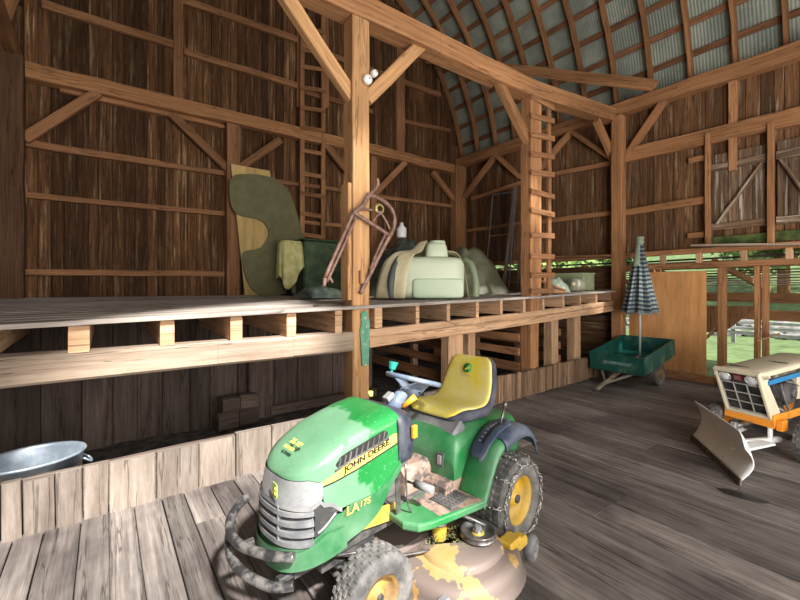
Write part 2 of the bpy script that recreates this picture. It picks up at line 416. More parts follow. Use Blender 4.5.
studY(178, -40, 101, 10); studY(300, -30, 108, 7); studY(400, 40, 155, 8); studY(325, -20, 108, 6)
def wpost(px0, px1, ztop, name, label, mat='girt', Y=8.32, d=.24, z0=0.):
    a = pY(px0, 300, Y-d/2); b = pY(px1, 300, Y-d/2)
    return timber(name, ((a.x+b.x)/2, Y, z0), ((a.x+b.x)/2, Y, ztop), abs(b.x-a.x), d, mat, label, 'post', up=(0, 1, 0), jit=.008)
wpost(227, 240, 4.85, 'wall_post', 'upright timber post on the end wall at the left edge of the green board')
wpost(371, 377, 4.85, 'wall_post', 'upright timber post on the end wall seen just right of the near post')
wpost(456, 466, 5.15, 'corner_post', 'yellowish corner post where the end wall meets the right wall', 'beam')
timber('corner_post', (-1.115, 8.2, 0), (-1.115, 8.2, 5.1), .27, .25, 'dkpost', 'dark corner post at the left edge of picture', 'post', up=(0, 1, 0), jit=.01)
def braceY(p, q, label, Y=8.32, w=.1, h=.15, mat='girt'):
    a = pY(*p, Y); b = pY(*q, Y); d = (b-a).normalized()*.06
    return timber('brace', a-d, b+d, w, h, mat, label, 'brace', up=(0, 1, 0), group='diagonal braces')
def braceYY(p, q, label, **k):
    Y = k.get('Y', 8.32); a = pY(*p, Y); b = pY(*q, Y); 
    return timber('brace', a, b, .15, .1, k.get('mat', 'girt'), label, 'brace', up=(0, 1, 0))
braceYY((24, 139), (98, 93), 'diagonal brace rising from the left corner post to the long beam of the end wall')
braceYY((230, 171), (172, 115), 'diagonal brace on the end wall falling onto the post beside the green board')
braceYY((240, 168), (280, 140), 'short diagonal brace above the tall green board')
braceYY((347, 172), (325, 144), 'short diagonal brace on the end wall half hidden by the near post')
braceYY((375, 193), (405, 162), 'diagonal brace on the end wall right of the near post, rising to the right')
braceYY((457, 203), (432, 172), 'diagonal brace on the end wall beside the far corner post')
# ---- right wall frame
XG = 8.42
def girtX(p, q, th, w=.09, mat='beam', X=XG):
    return trim(pX(*p, X), pX(*q, X), w, th, mat, jit=.006)
girtX((626, 156), (830, 109), .26, .12); girtX((472, 199), (530, 180), .10); girtX((540, 177), (612, 163), .10)
girtX((626, 213), (706, 200), .13); girtX((467, 231), (530, 222), .09); girtX((540, 222), (612, 213), .10)
for px, y0, y1, wpx in ((708, 134, 247, 5), (771, 124, 246, 7)):
    a = pX(px, y0, 8.36); b = pX(px, y1, 8.36); c = pX(px+wpx, y1, 8.36)
    trim((8.36, b.y, b.z), (8.36, a.y, a.z), .1, abs(c.y-b.y), 'beam', up=(0, 1, 0))
a = pX(733, 60, XG); trim((XG, a.y, 3.6), (XG, a.y, 5.1), .1, .11, 'beam', up=(0, 1, 0))
a = pX(614, 110, XG)
# loft-plane posts
def lpost(pxc, wd, dp, z0, z1, name, label, mat='post', off=.06):
    p = pL(pxc, 300, off); y = lineY(p.x, off)
    return timber(name, (p.x+wd/2, y+dp/2, z0), (p.x+wd/2, y+dp/2, z1), wd, dp, mat, label, 'post', up=(0, 1, 0), jit=.005, ch=.012), p.x
near, XN = lpost(353, .21, .21, .0, 4.58, 'barn_post', 'big sunlit timber post in the middle of picture with white insulators near its top')
mid_, XM = lpost(531, .21, .2, .0, 4.70, 'barn_post', 'timber post with ladder rungs nailed beside it', 'beam')
XF = 8.14; far_ = timber('barn_post', (8.24, 3.84, 0), (8.24, 3.84, 5.06), .2, .2, 'beam', 'timber post at the right wall behind the folded umbrella', 'post', up=(0, 1, 0), jit=.005, ch=.012)
# top beam carried by those posts
def tbz(x): return lerpt(x, [(-1.1, 4.66), (2.2, 4.72), (5.4, 4.80), (8.3, 5.14)])
mb = MB(); xs = [-1.0, .3, 1.4, 2.25, 3.4, 4.5, 5.5, 6.5, 7.5, 8.3]
r = .6
mb2 = MB()
for x0, x1 in zip(xs, xs[1:]):
    mb2.beam((x0, lineY(x0, .17), tbz(x0)), (x1, lineY(x1, .17), tbz(x1)), .26, .26, jit=.003, r=r, ch=.014, ofs=x0)
o = mb2.build('top_beam', M['beam']); rebase(o); tag(o, 'massive timber beam running over the posts up to the right wall plate', 'beam')
def braceL(p, q, label, off=.16, mat='post', w=.1, h=.15):
    a = pL(*p, off); b = pL(*q, off); d = (b-a).normalized()*.05
    return timber('brace', a-d, b+d, h, w, mat, label, 'brace', up=(0, 1, 0))
braceL((351, 96), (284, -6), 'pale diagonal brace from the near post up and left out of the picture')
braceL((368, 97), (424, 42), 'diagonal brace from the near post up right, just beside the white insulators')
braceL((530, 146), (492, 70), 'diagonal brace from the ladder post up to the massive top beam', mat='beam')
braceL((619, 172), (597, 122), 'diagonal brace from the far post up left to the massive top beam', mat='beam')
def braceX(p, q, label, X=8.36, mat='beam'):
    a = pX(*p, X); b = pX(*q, X); d = (b-a).normalized()*.05
    return timber('brace', a-d, b+d, .1, .15, mat, label, 'brace', up=(1, 0, 0))
braceX((626, 157), (664, 101), 'diagonal brace on the right wall rising right from the post behind the umbrella')
braceX((610, 157), (573, 132), 'diagonal brace on the right wall seen between the ladder and the umbrella post')
braceX((542, 166), (570, 133), 'diagonal brace on the right wall just right of the ladder, rising right')
braceX((465, 196), (494, 158), 'diagonal brace on the right wall beside the far corner post')
braceX((519, 176), (497, 156), 'diagonal brace on the right wall just left of the ladder post')
o = timber('wind_brace', pX(655, 84, 7.9)+V((0,0,-.03)), V((6.95, 8.15, 7.75)), .07, .24, 'beam', 'long timber brace laid slantwise under the roof rafters', 'brace', up=(.6, 0, 1), jit=.006)
# hatch boards in the right wall
def quadX(px0, px1, yt, yb, X, name, mat, label, **k): pass
for i, (p0, p1, rev) in enumerate(((712, 767, 0), (777, 830, 1))):
    X = 8.44
    ya = pX(p0, 200, X).y; yb = pX(p1, 200, X).y; z1 = 3.93; z0 = pX(740, 228, X).z
    h = empty('hatch_door', (X, yb, z0), 0, ['weathered board hatch in the right wall between the two upright studs, brace rising right', 'weathered board hatch at the right edge of picture, brace falling right'][i], 'hatch', 'hatches of the right wall')
    mb = MB(); a = yb
    while a < ya:
        wd = min(random.uniform(.12, .2), ya-a); mb.beam((0, a+wd/2-yb, 0), (0, a+wd/2-yb, z1-z0), .03, wd-.006, up=(0, 1, 0), jit=.001); a += wd
    mb.build('boards', M['hatch'], h)
    W = ya-yb; H = z1-z0
    MB().beam((-.035, 0, H-.22), (-.035, W, H-.22), .03, .13).build('rail', M['hatch'], h)
    MB().beam((-.035, 0, .06), (-.035, W, .06), .03, .11).build('rail', M['hatch'], h)
    q = ((-.04, .05, H-.3), (-.04, W-.08, .1)) if not rev else ((-.04, W-.05, H-.3), (-.04, .1, .1))
    MB().beam(*q, .035, .12, up=(1, 0, 0)).build('diagonal_brace', M['hatch'], h)
mo = flat('mossy_board', (.035, .06, .015), .9, col2=(.10, .14, .04), sc=7)
struct(MB().beam((8.40, .4, 2.45), (8.40, 2.36, 2.45), .02, .15).build('trim_mossy_board', mo))
a = pX(697, 159, 8.40); trim((8.4, a.y+.12, a.z), (8.4, a.y-.14, a.z), .05, .1, 'beam')
a = pX(698, 235, 8.40); trim((8.4, a.y+.15, a.z), (8.4, a.y-.15, a.z), .05, .1, 'beam')
# sill of the upper wall, joist zone and frame of the open part
trim((8.40, 8.3, 2.30), (8.40, -.3, 2.30), .14, .09, 'beam'); trim((8.40, 3.75, 2.05), (8.40, -.3, 2.05), .14, .10, 'beam')
for px in (664, 700, 745, 790):
    a = pX(px, 260, 8.4); trim((8.36, a.y, 2.09), (8.36, a.y, 2.26), .1, .08, 'joist', up=(0, 1, 0))
o = timber('shelf_board', pX(693, 246, 8.24), pX(835, 244, 8.24), .26, .035, 'pale', 'pale plank lying along the sill of the right wall', 'shelf')
for px, wpx, y0 in ((718, 8, 380), (755, 5, 380), (762, 6, 380)):
    a = pX(px, 300, 8.38); c = pX(px+wpx, 300, 8.38)
    trim((8.38+(.06 if px == 762 else 0), a.y-.5*abs(c.y-a.y), 0), (8.38+(.06 if px == 762 else 0), a.y-.5*abs(c.y-a.y), 2.0), .12, abs(c.y-a.y), 'beam', up=(0, 1, 0))
a = pX(722, 318, 8.4); b = pX(755, 330, 8.4); 
trim((8.42, 3.9, .05), (8.42, -.5, .05), .1, .14, 'girt')
a = pX(766, 338, 8.34); b = pX(770, 332, 8.34); trim(a+V((0, .1, -.05)), a+V((0, -.16, .08)), .03, .07, 'joist', up=(1, 0, 0))
trim(pX(706, 338, 8.42), pX(722, 322, 8.42), .04, .1, 'girt', up=(1, 0, 0))
# plywood panel
a = pX(630, 300, 8.36); b = pX(707, 300, 8.36); 
mb = MB(); mb.box((0, 0, .95), (.018, a.y-b.y, 1.80), r=.5, ch=.002)
# knots
o = mb.build('plywood_board', M['ply']); o.location = (8.33, (a.y+b.y)/2, .10)
tag(o, 'orange plywood sheet standing upright against the right wall behind the cart', 'board')

# ---- loft: kerb, girder, joists, deck
seams = [-60, -30, 0, 22, 55, 83, 109, 156, 199, 236, 272, 305, 335, 362, 395, 425, 452, 476, 495]
mb = MB()
for p0, p1 in zip(seams, seams[1:]):
    A = pL(p0, 400); B = pL(p1, 400); zt = random.uniform(.355, .385); 
    mb.beam(((A.x+B.x)/2, lineY((A.x+B.x)/2, .03), -.02), ((A.x+B.x)/2, lineY((A.x+B.x)/2, .03), zt), B.x-A.x-.008, .05, up=(0, 1, 0), jit=.003, ch=.006)
struct(mb.build('kerb_planks', M['kerb']))
x = pL(495, 400).x; mb = MB()
while x < 8.3:
    wd = random.uniform(.055, .085)
    mb.beam((x+wd/2, lineY(x, .03), -.02), (x+wd/2, lineY(x, .03), random.uniform(.37, .40)), wd-.014, .05, up=(0, 1, 0), jit=.003); x += wd
struct(mb.build('kerb_slats', M['slat']))
trim((XL, lineY(XL, .10), .19), (8.3, lineY(8.3, .10), .19), .05, .33, 'under')
def dz(x): return lerpt(x, [(-1.1, 1.405), (-.5, 1.415), (2.1, 1.46), (3.9, 1.494), (5.4, 1.52), (8.4, 1.61)])
def deckz(x, y):
    f = min(1, max(0, (y-3.7)/4.7)); return dz(x)*(1-f)+1.505*f
mb = MB(); y = lineY(0, -.0)
n = 0
while y < 8.35:
    wd = random.uniform(.18, .27)
    for x0, x1 in ((XL, XN-.0), (XN+.0, 4.6), (4.6, 8.35)):
        ns = 6; wv = wd-.004
        yy = lambda x: y+SL*x*max(0, 1-(y-3.62)/4.7)
        for i in range(ns):
            xa = x0+(x1-x0)*i/ns; xb = x0+(x1-x0)*(i+1)/ns
            if n == 0 and xa < XN+.22 and xb > XN-.02: pass
            rr = random.Random(int(y*1000)+int(x0*10)).random()
            mb.beam((xa, yy(xa)+wd/2, deckz(xa, y)-.018), (xb, yy(xb)+wd/2, deckz(xb, y)-.018), wv, .036, jit=.001, ch=.003, seg=1, r=rr, ofs=xa)
    y += wd; n += 1
struct(mb.build('loft_floor', M['deck']))
def gz(x): return lerpt(x, [(-1.1, 1.09), (-.5, 1.092), (2.1, 1.075), (2.4, 1.10), (4.0, 1.14), (5.5, 1.19), (8.3, 1.30)])
for i, (x0, x1, lab) in enumerate(((XL+.02, XN-.0, 'pale hewn girder under the loft left of the near post'), (XN+.2, XM, 'cracked timber girder under the loft between the near post and the ladder post'), (XM+.0, XF+.1, 'timber girder under the loft right of the ladder post'))):
    mb = MB(); ns = 5; hh = .205 if i == 0 else .20
    for j in range(ns):
        a = x0+(x1-x0)*j/ns; b = x0+(x1-x0)*(j+1)/ns
        if i == 0: mb.beam((a, lineY(a, .15), gz(a)), (b, lineY(b, .15), gz(b)), .22, hh, jit=.003, r=.5, ch=.02, ofs=a)
        else:
            mb.beam((a, lineY(a, .09), gz(a)+.055), (b, lineY(b, .09), gz(b)+.055), .1, .09, jit=.003, r=.4, ch=.01, ofs=a)
            mb.beam((a, lineY(a, .10), gz(a)-.047), (b, lineY(b, .10), gz(b)-.047), .12, .11, jit=.003, r=.6, ch=.01, ofs=a+3)
    o = mb.build('loft_girder', M['pale' if i == 0 else 'joist']); rebase(o); tag(o, lab, 'beam')
JP = [(-20, .12, 'at the left edge of picture'), (79, .12, 0), (167, .10, 0), (237, .10, 0), (292, .09, 0), (339, .08, 'just left of the near post'), (379, .10, 'just right of the near post'), (418, .055, 0), (449, .055, 0), (478, .055, 0), (502, .055, 0), (525, .055, 'just left of the ladder post'), (544, .055, 'just right of the ladder post'), (564, .055, 0), (581, .055, 0), (597, .055, 0), (611, .055, 'against the umbrella-side end of the loft')]
nl = ['second', 'third', 'fourth', 'fifth']; c1 = 0; c2 = 0; c3 = 0
for px, wd, lab in JP:
    p = pL(px, 320, .04); x = p.x
    top = dz(x)-.04; bot = gz(x)+.102; h = top-bot
    y0 = lineY(x, .05); 
    if not lab:
        if px < 345: lab = ['second', 'third', 'fourth', 'fifth'][c1]+' joist end from the left edge of the loft'; c1 += 1
        elif px < 530: lab = ['second', 'third', 'fourth', 'fifth'][c2]+' joist end to the right of the near post'; c2 += 1
        else: lab = ['second', 'third', 'fourth'][c3]+' joist end to the right of the ladder post'; c3 += 1
        lab = 'floor joist under the loft, '+lab
    else: lab = 'floor joist under the loft '+lab
    mb = MB().beam((x, y0, top-h/2), (x, 8.3, 1.505-.04-h/2), wd, h, jit=.003, seg=8, ch=.006)
    o = mb.build('loft_joist', M['joist']); rebase(o); tag(o, lab, 'joist', 'loft floor joists')
# posts beneath the girder
for px, wd, off, lab in ((449, .26, .1, 'squat post under the loft directly behind the yellow seat'), (468, .16, .3, 'shadowed post under the loft just right of the one behind the yellow seat'), (552, .2, .12, 'short post under the loft, first to the right of the ladder post'), (575, .2, .12, 'short post under the loft nearest the green cart')):
    p = pL(px, 340, off); x = p.x+wd/2
    timber('loft_post', (x, lineY(x, off)+.08, 0), (x, lineY(x, off)+.08, gz(x)-.10), wd, .16, 'joist', lab, 'post', up=(0, 1, 0))
# manger partitions
for k, (px, lab) in enumerate(((456, 'behind the steering wheel'), (521, 'between the yellow seat and the ladder post'), (562, 'right of the ladder post'))):
    p = pL(px, 340, .2); x = p.x+.02
    e = empty('stall_partition', (x, p.y, 0), 0, 'slatted board partition of a stall under the loft '+lab, 'partition', 'stall partitions')
    for q, zc in enumerate((.86, .63, .38)):
        MB().beam((0, .05, zc), (0, 2.1, zc+.02*(q-1)), .03, .12+.03*(q == 2), jit=.004).build('slat_board', M['girt'], e)
    MB().beam((.05, 1.0, 0), (.05, 1.0, 1.0), .09, .09, up=(0, 1, 0)).build('upright', M['slat'], e)
# wall of the stalls under the loft
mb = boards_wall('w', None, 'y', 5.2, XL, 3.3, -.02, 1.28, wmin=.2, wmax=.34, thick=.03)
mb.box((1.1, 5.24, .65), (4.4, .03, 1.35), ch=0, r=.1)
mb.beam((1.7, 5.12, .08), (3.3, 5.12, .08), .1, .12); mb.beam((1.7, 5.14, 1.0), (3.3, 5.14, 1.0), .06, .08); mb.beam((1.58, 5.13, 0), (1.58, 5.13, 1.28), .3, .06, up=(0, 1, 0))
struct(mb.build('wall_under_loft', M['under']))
mb = MB()
for z in (.75, .95, 1.15): mb.beam((3.4, 6.3, z), (8.4, 6.3, z), .03, .13, jit=.006)
mb.beam((3.3, 8.2, .6), (8.4, 8.2, .6), .04, 1.2, ch=0)
struct(mb.build('trim_stall_rails', M['under']))
trim((-.95, 4.4, 0), (-.95, 4.4, 1.1), .2, .2, 'joist', up=(0, 1, 0))
# ================================================================== GREEN GARDEN TRACTOR
def dirty(name, col, dust, amt_lo, amt_hi, rough=.35, sc=2.2, metal=0., spec=.5, bump=0.):
    m, nt, b = newmat(name); L = nt.links
    tc = N(nt, 'ShaderNodeTexCoord')
    n = noise_n(nt, tc.outputs['Object'], sc, 7, .65); r = ramp(nt, [(amt_lo, (0, 0, 0)), (amt_hi, (1, 1, 1))]); L.new(n.outputs[0], r.inputs[0])
    n2 = noise_n(nt, tc.outputs['Object'], 60, 3, .7); r2 = ramp(nt, [(.62, (0, 0, 0)), (.75, (.5, .5, .5))]); L.new(n2.outputs[0], r2.inputs[0])
    o = mix(nt, col, dust, r.outputs[0]); o = mix(nt, o, dust, r2.outputs[0])
    L.new(o, b.inputs['Base Color']); mr = N(nt, 'ShaderNodeMapRange'); mr.inputs[3].default_value = rough; mr.inputs[4].default_value = min(1, rough+.4)
    L.new(r.outputs[0], mr.inputs[0]); L.new(mr.outputs[0], b.inputs['Roughness']); b.inputs['Metallic'].default_value = metal
    b.inputs['Specular IOR Level'].default_value = spec
    if bump:
        bp = N(nt, 'ShaderNodeBump'); bp.inputs['Strength'].default_value = bump; bp.inputs['Distance'].default_value = .004
        L.new(n.outputs[0], bp.inputs['Height']); L.new(bp.outputs[0], b.inputs['Normal'])
    return m
M['jgreen'] = dirty('green_paint', (.012, .16, .042), (.13, .27, .16), .36, .66, .3, 2.0)
M['jgreen2'] = dirty('lower_green_paint', (.014, .125, .04), (.10, .21, .12), .40, .70, .4, 3)
M['jyel'] = dirty('yellow_paint', (.56, .35, .03), (.36, .26, .09), .45, .7, .4, 5)
M['gold'] = flat('gold_lettering', (.62, .47, .12), .4)
M['stripe'] = flat('yellow_stripe', (.75, .56, .10), .4)
M['black'] = flat('black_print', (.012, .012, .012), .5)
M['navy'] = dirty('dark_blue_plastic', (.035, .05, .085), (.16, .18, .22), .42, .75, .45, 4)
M['navyd'] = dirty('dark_cowl_plastic', (.018, .022, .035), (.09, .10, .13), .45, .8, .45, 4)
M['bluegrey'] = dirty('blue_grey_plastic', (.11, .15, .22), (.25, .28, .33), .42, .75, .4, 5)
M['dgrey'] = dirty('dusty_black_plastic', (.03, .03, .032), (.16, .15, .14), .42, .75, .6, 6)
M['grille'] = dirty('dusty_grille_plastic', (.12, .125, .135), (.26, .255, .255), .4, .7, .5, 7)
M['lens'] = dirty('silver_headlight_lens', (.25, .26, .28), (.38, .375, .37), .4, .7, .18, 5, .25)
M['rubber'] = dirty('tyre_rubber', (.055, .055, .056), (.20, .19, .18), .36, .66, .8, 9, bump=.3)
M['steel'] = flat('worn_steel', (.30, .30, .31), .38, .8, col2=(.16, .14, .13), sc=14)
M['chain'] = flat('chain_steel', (.68, .68, .66), .35, .85, col2=(.22, .19, .16), sc=40)
M['seaty'] = dirty('yellow_seat_cloth', (.66, .53, .05), (.64, .58, .26), .42, .66, .7, 4, bump=.3)
M['seatn'] = dirty('navy_seat_cloth', (.03, .032, .055), (.10, .10, .13), .4, .7, .8, 6, bump=.5)
M['deckp'] = flat('mower_deck_paint', (.36, .22, .07), .65, col2=(.35, .25, .12), sc=6, col3=(.155, .12, .105), sc3=3.6, lo3=.42, hi3=.435, bump=.2)
M['mud'] = flat('dried_mud', (.26, .17, .13), .9, col2=(.36, .26, .21), sc=9, col3=(.10, .085, .08), sc3=14, bump=.5)
M['orange'] = flat('orange_plastic', (.85, .30, .02), .4)
M['white'] = flat('white_ceramic', (.85, .85, .82), .3)
M['silver'] = flat('bright_silver', (.7, .7, .7), .25, .8)
M['teal'] = flat('teal_plastic', (.02, .30, .24), .35)
M['rimtan'] = dirty('rusty_yellow_rim', (.33, .20, .05), (.16, .10, .06), .4, .65, .6, 6)
def text_mesh(name, body, size, mat, parent, mat4, ext=.0012, shear=0., xs=1., bold=0.):
    cu = bpy.data.curves.new('t', 'FONT'); cu.body = body; cu.size = size; cu.extrude = ext; cu.align_x = 'LEFT'; cu.shear = shear; cu.offset = bold
    o = bpy.data.objects.new('t', cu); COL.objects.link(o); dg = bpy.context.evaluated_depsgraph_get(); dg.update()
    me = bpy.data.meshes.new_from_object(o.evaluated_get(dg)); bpy.data.objects.remove(o); bpy.data.curves.remove(cu)
    me.transform(Matrix.Diagonal((xs, 1, 1, 1))); me.transform(mat4); me.materials.clear(); me.materials.append(mat)
    q = bpy.data.objects.new(name, me); COL.objects.link(q)
    if parent: q.parent = parent
    return q
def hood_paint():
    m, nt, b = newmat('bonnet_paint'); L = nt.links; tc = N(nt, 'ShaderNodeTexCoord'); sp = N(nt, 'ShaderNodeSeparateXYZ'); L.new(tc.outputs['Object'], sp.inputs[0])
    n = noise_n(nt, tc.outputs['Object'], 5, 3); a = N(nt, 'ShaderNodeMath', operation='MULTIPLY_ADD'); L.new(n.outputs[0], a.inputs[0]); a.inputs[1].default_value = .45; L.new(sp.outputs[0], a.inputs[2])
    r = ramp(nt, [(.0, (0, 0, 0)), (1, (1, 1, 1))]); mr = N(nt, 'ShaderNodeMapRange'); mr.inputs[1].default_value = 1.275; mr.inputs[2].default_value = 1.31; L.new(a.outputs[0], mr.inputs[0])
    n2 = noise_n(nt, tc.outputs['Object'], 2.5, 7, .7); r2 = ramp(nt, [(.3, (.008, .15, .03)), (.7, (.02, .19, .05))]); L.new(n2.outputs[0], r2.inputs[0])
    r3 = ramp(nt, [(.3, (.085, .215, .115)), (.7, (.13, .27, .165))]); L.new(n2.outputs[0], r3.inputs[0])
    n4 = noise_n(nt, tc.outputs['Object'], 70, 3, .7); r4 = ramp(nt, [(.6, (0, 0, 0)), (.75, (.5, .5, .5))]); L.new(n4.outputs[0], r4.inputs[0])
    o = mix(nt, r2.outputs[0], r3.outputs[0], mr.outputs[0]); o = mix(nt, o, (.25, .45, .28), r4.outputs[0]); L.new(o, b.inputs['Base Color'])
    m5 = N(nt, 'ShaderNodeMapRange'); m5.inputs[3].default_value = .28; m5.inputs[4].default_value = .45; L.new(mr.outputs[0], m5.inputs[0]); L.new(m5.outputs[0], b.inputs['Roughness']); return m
M['hood'] = hood_paint()  # bonnet colour goes paler in front of an irregular edge, deeper green behind
def frame4(o, X, Y):
    X = V(X).normalized(); Y = V(Y); Y = (Y-X*Y.dot(X)).normalized(); Z = X.cross(Y)
    m = Matrix((X, Y, Z)).transposed().to_4x4(); m.translation = V(o); return m
def sgn(a, p): return math.copysign(abs(a)**p, a)

def tyre(parent, c, Rt, W, rr, out=1, tread='turf', rimmat='jyel', name='wheel', n=48, dish=.05):
    """wheel with its axle along y; out=+1: dish visible on +y side"""
    k = out; h = W/2
    prof = [(rr, -h*.80), (rr+.01, -h*.92), (rr+(Rt-rr)*.45, -h*1.0), (Rt*.955, -h*.88), (Rt*.985, -h*.70), (Rt*.992, -h*.35), (Rt*.995, 0), (Rt*.992, h*.35), (Rt*.985, h*.70), (Rt*.955, h*.88), (rr+(Rt-rr)*.45, h*1.0), (rr+.01, h*.92), (rr, h*.80)]
    w = MB().lathe(prof, 56, axis='y').build(name, M['rubber'], parent); w.location = c
    mb = MB()
    if tread == 'turf':
        for q in range(n):
            a = 2*math.pi*q/n
            for j, (yy, ww, sh) in enumerate(((-.74, .26, .5), (-.40, .26, 0), (-.06, .26, .5), (.28, .26, 0), (.66, .3, .5))):
                aa = a+sh*2*math.pi/n; rad = Rt*(1.0 if abs(yy) < .6 else .985)
                m3 = Matrix.Rotation(-aa, 3, 'Y')
                p = m3 @ V((rad, 0, 0)); mb.box((p.x, yy*h, p.z), (.010, ww*h*.92, 2*math.pi*Rt/n*.6), rot=m3, ch=.003)
    t = mb.build('tread', M['rubber'], w)
    rim = MB().lathe([(rr+.004, h*.86), (rr+.004, h*.80), (rr-.012, h*.78), (rr-.018, h*.5), (rr-.03, h*.30), (rr*.62, h*.26-dish*.1), (rr*.52, h*.30), (rr*.34, h*.34), (rr*.30, h*.60), (rr*.16, h*.62), (0.0001, h*.62)], 40, axis='y')
    rim.lathe([(rr+.004, -h*.86), (rr-.012, -h*.78), (rr*.5, -h*.5), (.0001, -h*.5)], 32, axis='y')
    r = rim.build('rim', M[rimmat], w)
    if out < 0: w.rotation_euler = (0, 0, math.pi)
    cap = MB().lathe([(rr*.17, h*.60), (rr*.17, h*.70), (rr*.10, h*.74), (.0001, h*.74)], 20, axis='y').build('hub_cap', M['dgrey'], w)
    return w
TA = R(188.5)
T = empty('garden_tractor', (2.109, 2.12, 0), TA, 'green and yellow garden tractor with mower deck standing on the plank floor in front', 'tractor')
# -- nose shell
def plan(s, z=None):
    """s in -1..1, 0 = nose"""
    a = abs(s); sg = 1 if s >= 0 else -1
    if a < .62:
        th = a/.62*math.pi/2; x = 1.20+.30*sgn(math.cos(th), 2/2.7); y = .238*sgn(math.sin(th), 2/2.7)
    else: f = (a-.62)/.38; x = 1.20-.33*f; y = .238+.022*f
    if z is not None:
        k = 1-.10*max(0, (z-.60))/.4-.05*max(0, .45-z)/.1; y *= k; x = x-.05*max(0, z-.62)/.2*(1-a/.62)**.7 if a < .62 else x
    return x, y*sg
def shoulder(x): return lerpt(x, [(.87, .955), (1.0, .94), (1.2, .895), (1.35, .835), (1.45, .79), (1.5, .765)])
def patch(mb, s0, s1, zlo, zhi, ns=40, nz=6, off=0., m=0, closed=False):
    rows = []
    for i in range(ns+1):
        s = s0+(s1-s0)*i/ns; row = []
        a, b = zlo(s), zhi(s)
        for j in range(nz+1):
            z = a+(b-a)*j/nz; x, y = plan(s, z); x2, y2 = plan(s+.01, z); x1, y1 = plan(s-.01, z)
            t = V((x2-x1, y2-y1, 0)).normalized(); n = V((t.y, -t.x, 0))
            if n.dot(V((x-1.1, y, 0))) < 0: n = -n
            row.append(V((x, y, z))+n*off)
        rows.append(row)
    mb.grid(rows, m=m); return rows
def zlens_top(s): x, y = plan(s); return min(shoulder(x)-.002, lerpt(x, [(1.30, .72), (1.36, .745), (1.42, .765), (1.5, .758)]))
def zlens_bot(s): x, y = plan(s); return lerpt(x, [(1.33, .69), (1.40, .645), (1.5, .655)])
def zgr_bot(s): x, y = plan(s); return lerpt(x, [(1.26, .60), (1.34, .53), (1.43, .475), (1.5, .465)])
SLN = .45
def lamp_top(s): return lerpt(abs(s), [(SLN-.02, .655), (.52, .645), (.575, .60)])
def zgr_top(s): return zlens_bot(s) if abs(s) < SLN else lamp_top(s)
def zlow(s): x, y = plan(s); return lerpt(x, [(.87, .67), (.95, .60), (1.02, .50), (1.1, .455), (1.3, .405), (1.45, .375), (1.5, .365)])
SG = .575   # where grille and lens end along the shell
def hoodlow(s): 
    x, y = plan(s); a = abs(s)
    if a < SG: return zlens_top(s)
    return lerpt(x, [(.87, .68), (.96, .585), (1.02, .555), (1.24, .555), (1.33, .70)]) if False else lerpt(x, [(.87, .68), (.97, .60), (1.04, .50), (1.1, .46), (1.24, .43)])
mb = MB()
top = []
NS = 72
for i in range(NS+1):
    s = -1+2*i/NS; x, y = plan(s); top.append(s)
patch(mb, -1, 1, lambda s: zlens_top(s) if abs(s) < SLN else (lamp_top(s)-.004 if abs(s) < SG else lerpt(plan(s)[0], [(.87, .70), (.96, .63), (1.05, .595), (1.20, .60)])), lambda s: shoulder(plan(s)[0]), NS, 8)
rows = []
for i in range(NS+1):
    s = top[i]; row = []
    x0, y0 = plan(s, shoulder(plan(s)[0]))
    for j in range(9):
        k = 1-j/8; xc = min(x0, 1.22); x = xc+(x0-xc)*k; y = y0*k
        zz = shoulder(plan(s)[0])*k+(1-k)*shoulder(xc) if x0 > 1.22 else shoulder(x0)
        edge = .018*(1-k**8)+.014*(1-k*k)
        # two shallow creases along the bonnet
        edge += .004*math.exp(-((abs(y)-.125)/.03)**2)*max(0, min(1, (1.22-x)/.1))
        row.append(V((x, y, zz+edge)))
    rows.append(row)
mb.grid(rows)
hood = mb.build('hood', M['hood'], T, 'green bonnet, paler towards its front')
mod = hood.modifiers.new('w', 'WELD'); mod.merge_threshold = .0008
# lower side panel and bumper apron
mb = MB()
patch(mb, -1, 1, zlow, lambda s: zgr_bot(s) if abs(s) < SG else lerpt(plan(s)[0], [(.87, .71), (.96, .64), (1.05, .605), (1.20, .605), (1.32, .55)]), NS, 8, off=.004)
patch(mb, -.60, .60, lambda s: zlow(s)-.005, lambda s: min(zgr_bot(s)-.012, .52), 50, 5, off=.022)
lower = mb.build('side_panel', M['jgreen2'], T, 'lower green panel and front apron'); lower.modifiers.new('w', 'WELD').merge_threshold = .0005
mb = MB(); patch(mb, -SLN-.005, SLN+.005, zlens_bot, zlens_top, 50, 6, off=.006); lens = mb.build('headlight_lens', M['lens'], T, 'silvery headlight lens across the nose')
mb = MB(); patch(mb, -SG-.005, SG+.005, lambda s: zgr_top(s)-.012, lambda s: zgr_top(s)+.008, 50, 3, off=.012)
mb.build('trim_band', M['grille'], T)
# grille: dark backing and louvres, triangular lamp pods at the corners
mb = MB(); patch(mb, -SG, SG, zgr_bot, zgr_top, 50, 4, off=-.02); back = mb.build('grille', M['black'], T)
mb = MB()
for k in range(4):
    zc = lambda s, k=k: .635-.045*k-.010*(plan(s)[0] < 1.44)
    rows = []
    for i in range(41):
        s = -.40+.80*i/40; x, y = plan(s); z = .628-.046*k
        x2, y2 = plan(s+.01); x1, y1 = plan(s-.01); t = V((x2-x1, y2-y1, 0)).normalized(); n = V((t.y, -t.x, 0))
        if n.dot(V((x-1.1, y, 0))) < 0: n = -n
        o = V((x, y, 0))
        rows.append([o+n*(-.018)+V((0, 0, z+.008)), o+n*.010+V((0, 0, z+.002)), o+n*.012+V((0, 0, z-.017)), o+n*(-.018)+V((0, 0, z-.010))])
    mb.grid(rows, closed_v=True, sm=False)
mb.build('louvre', M['grille'], back)
mb = MB()
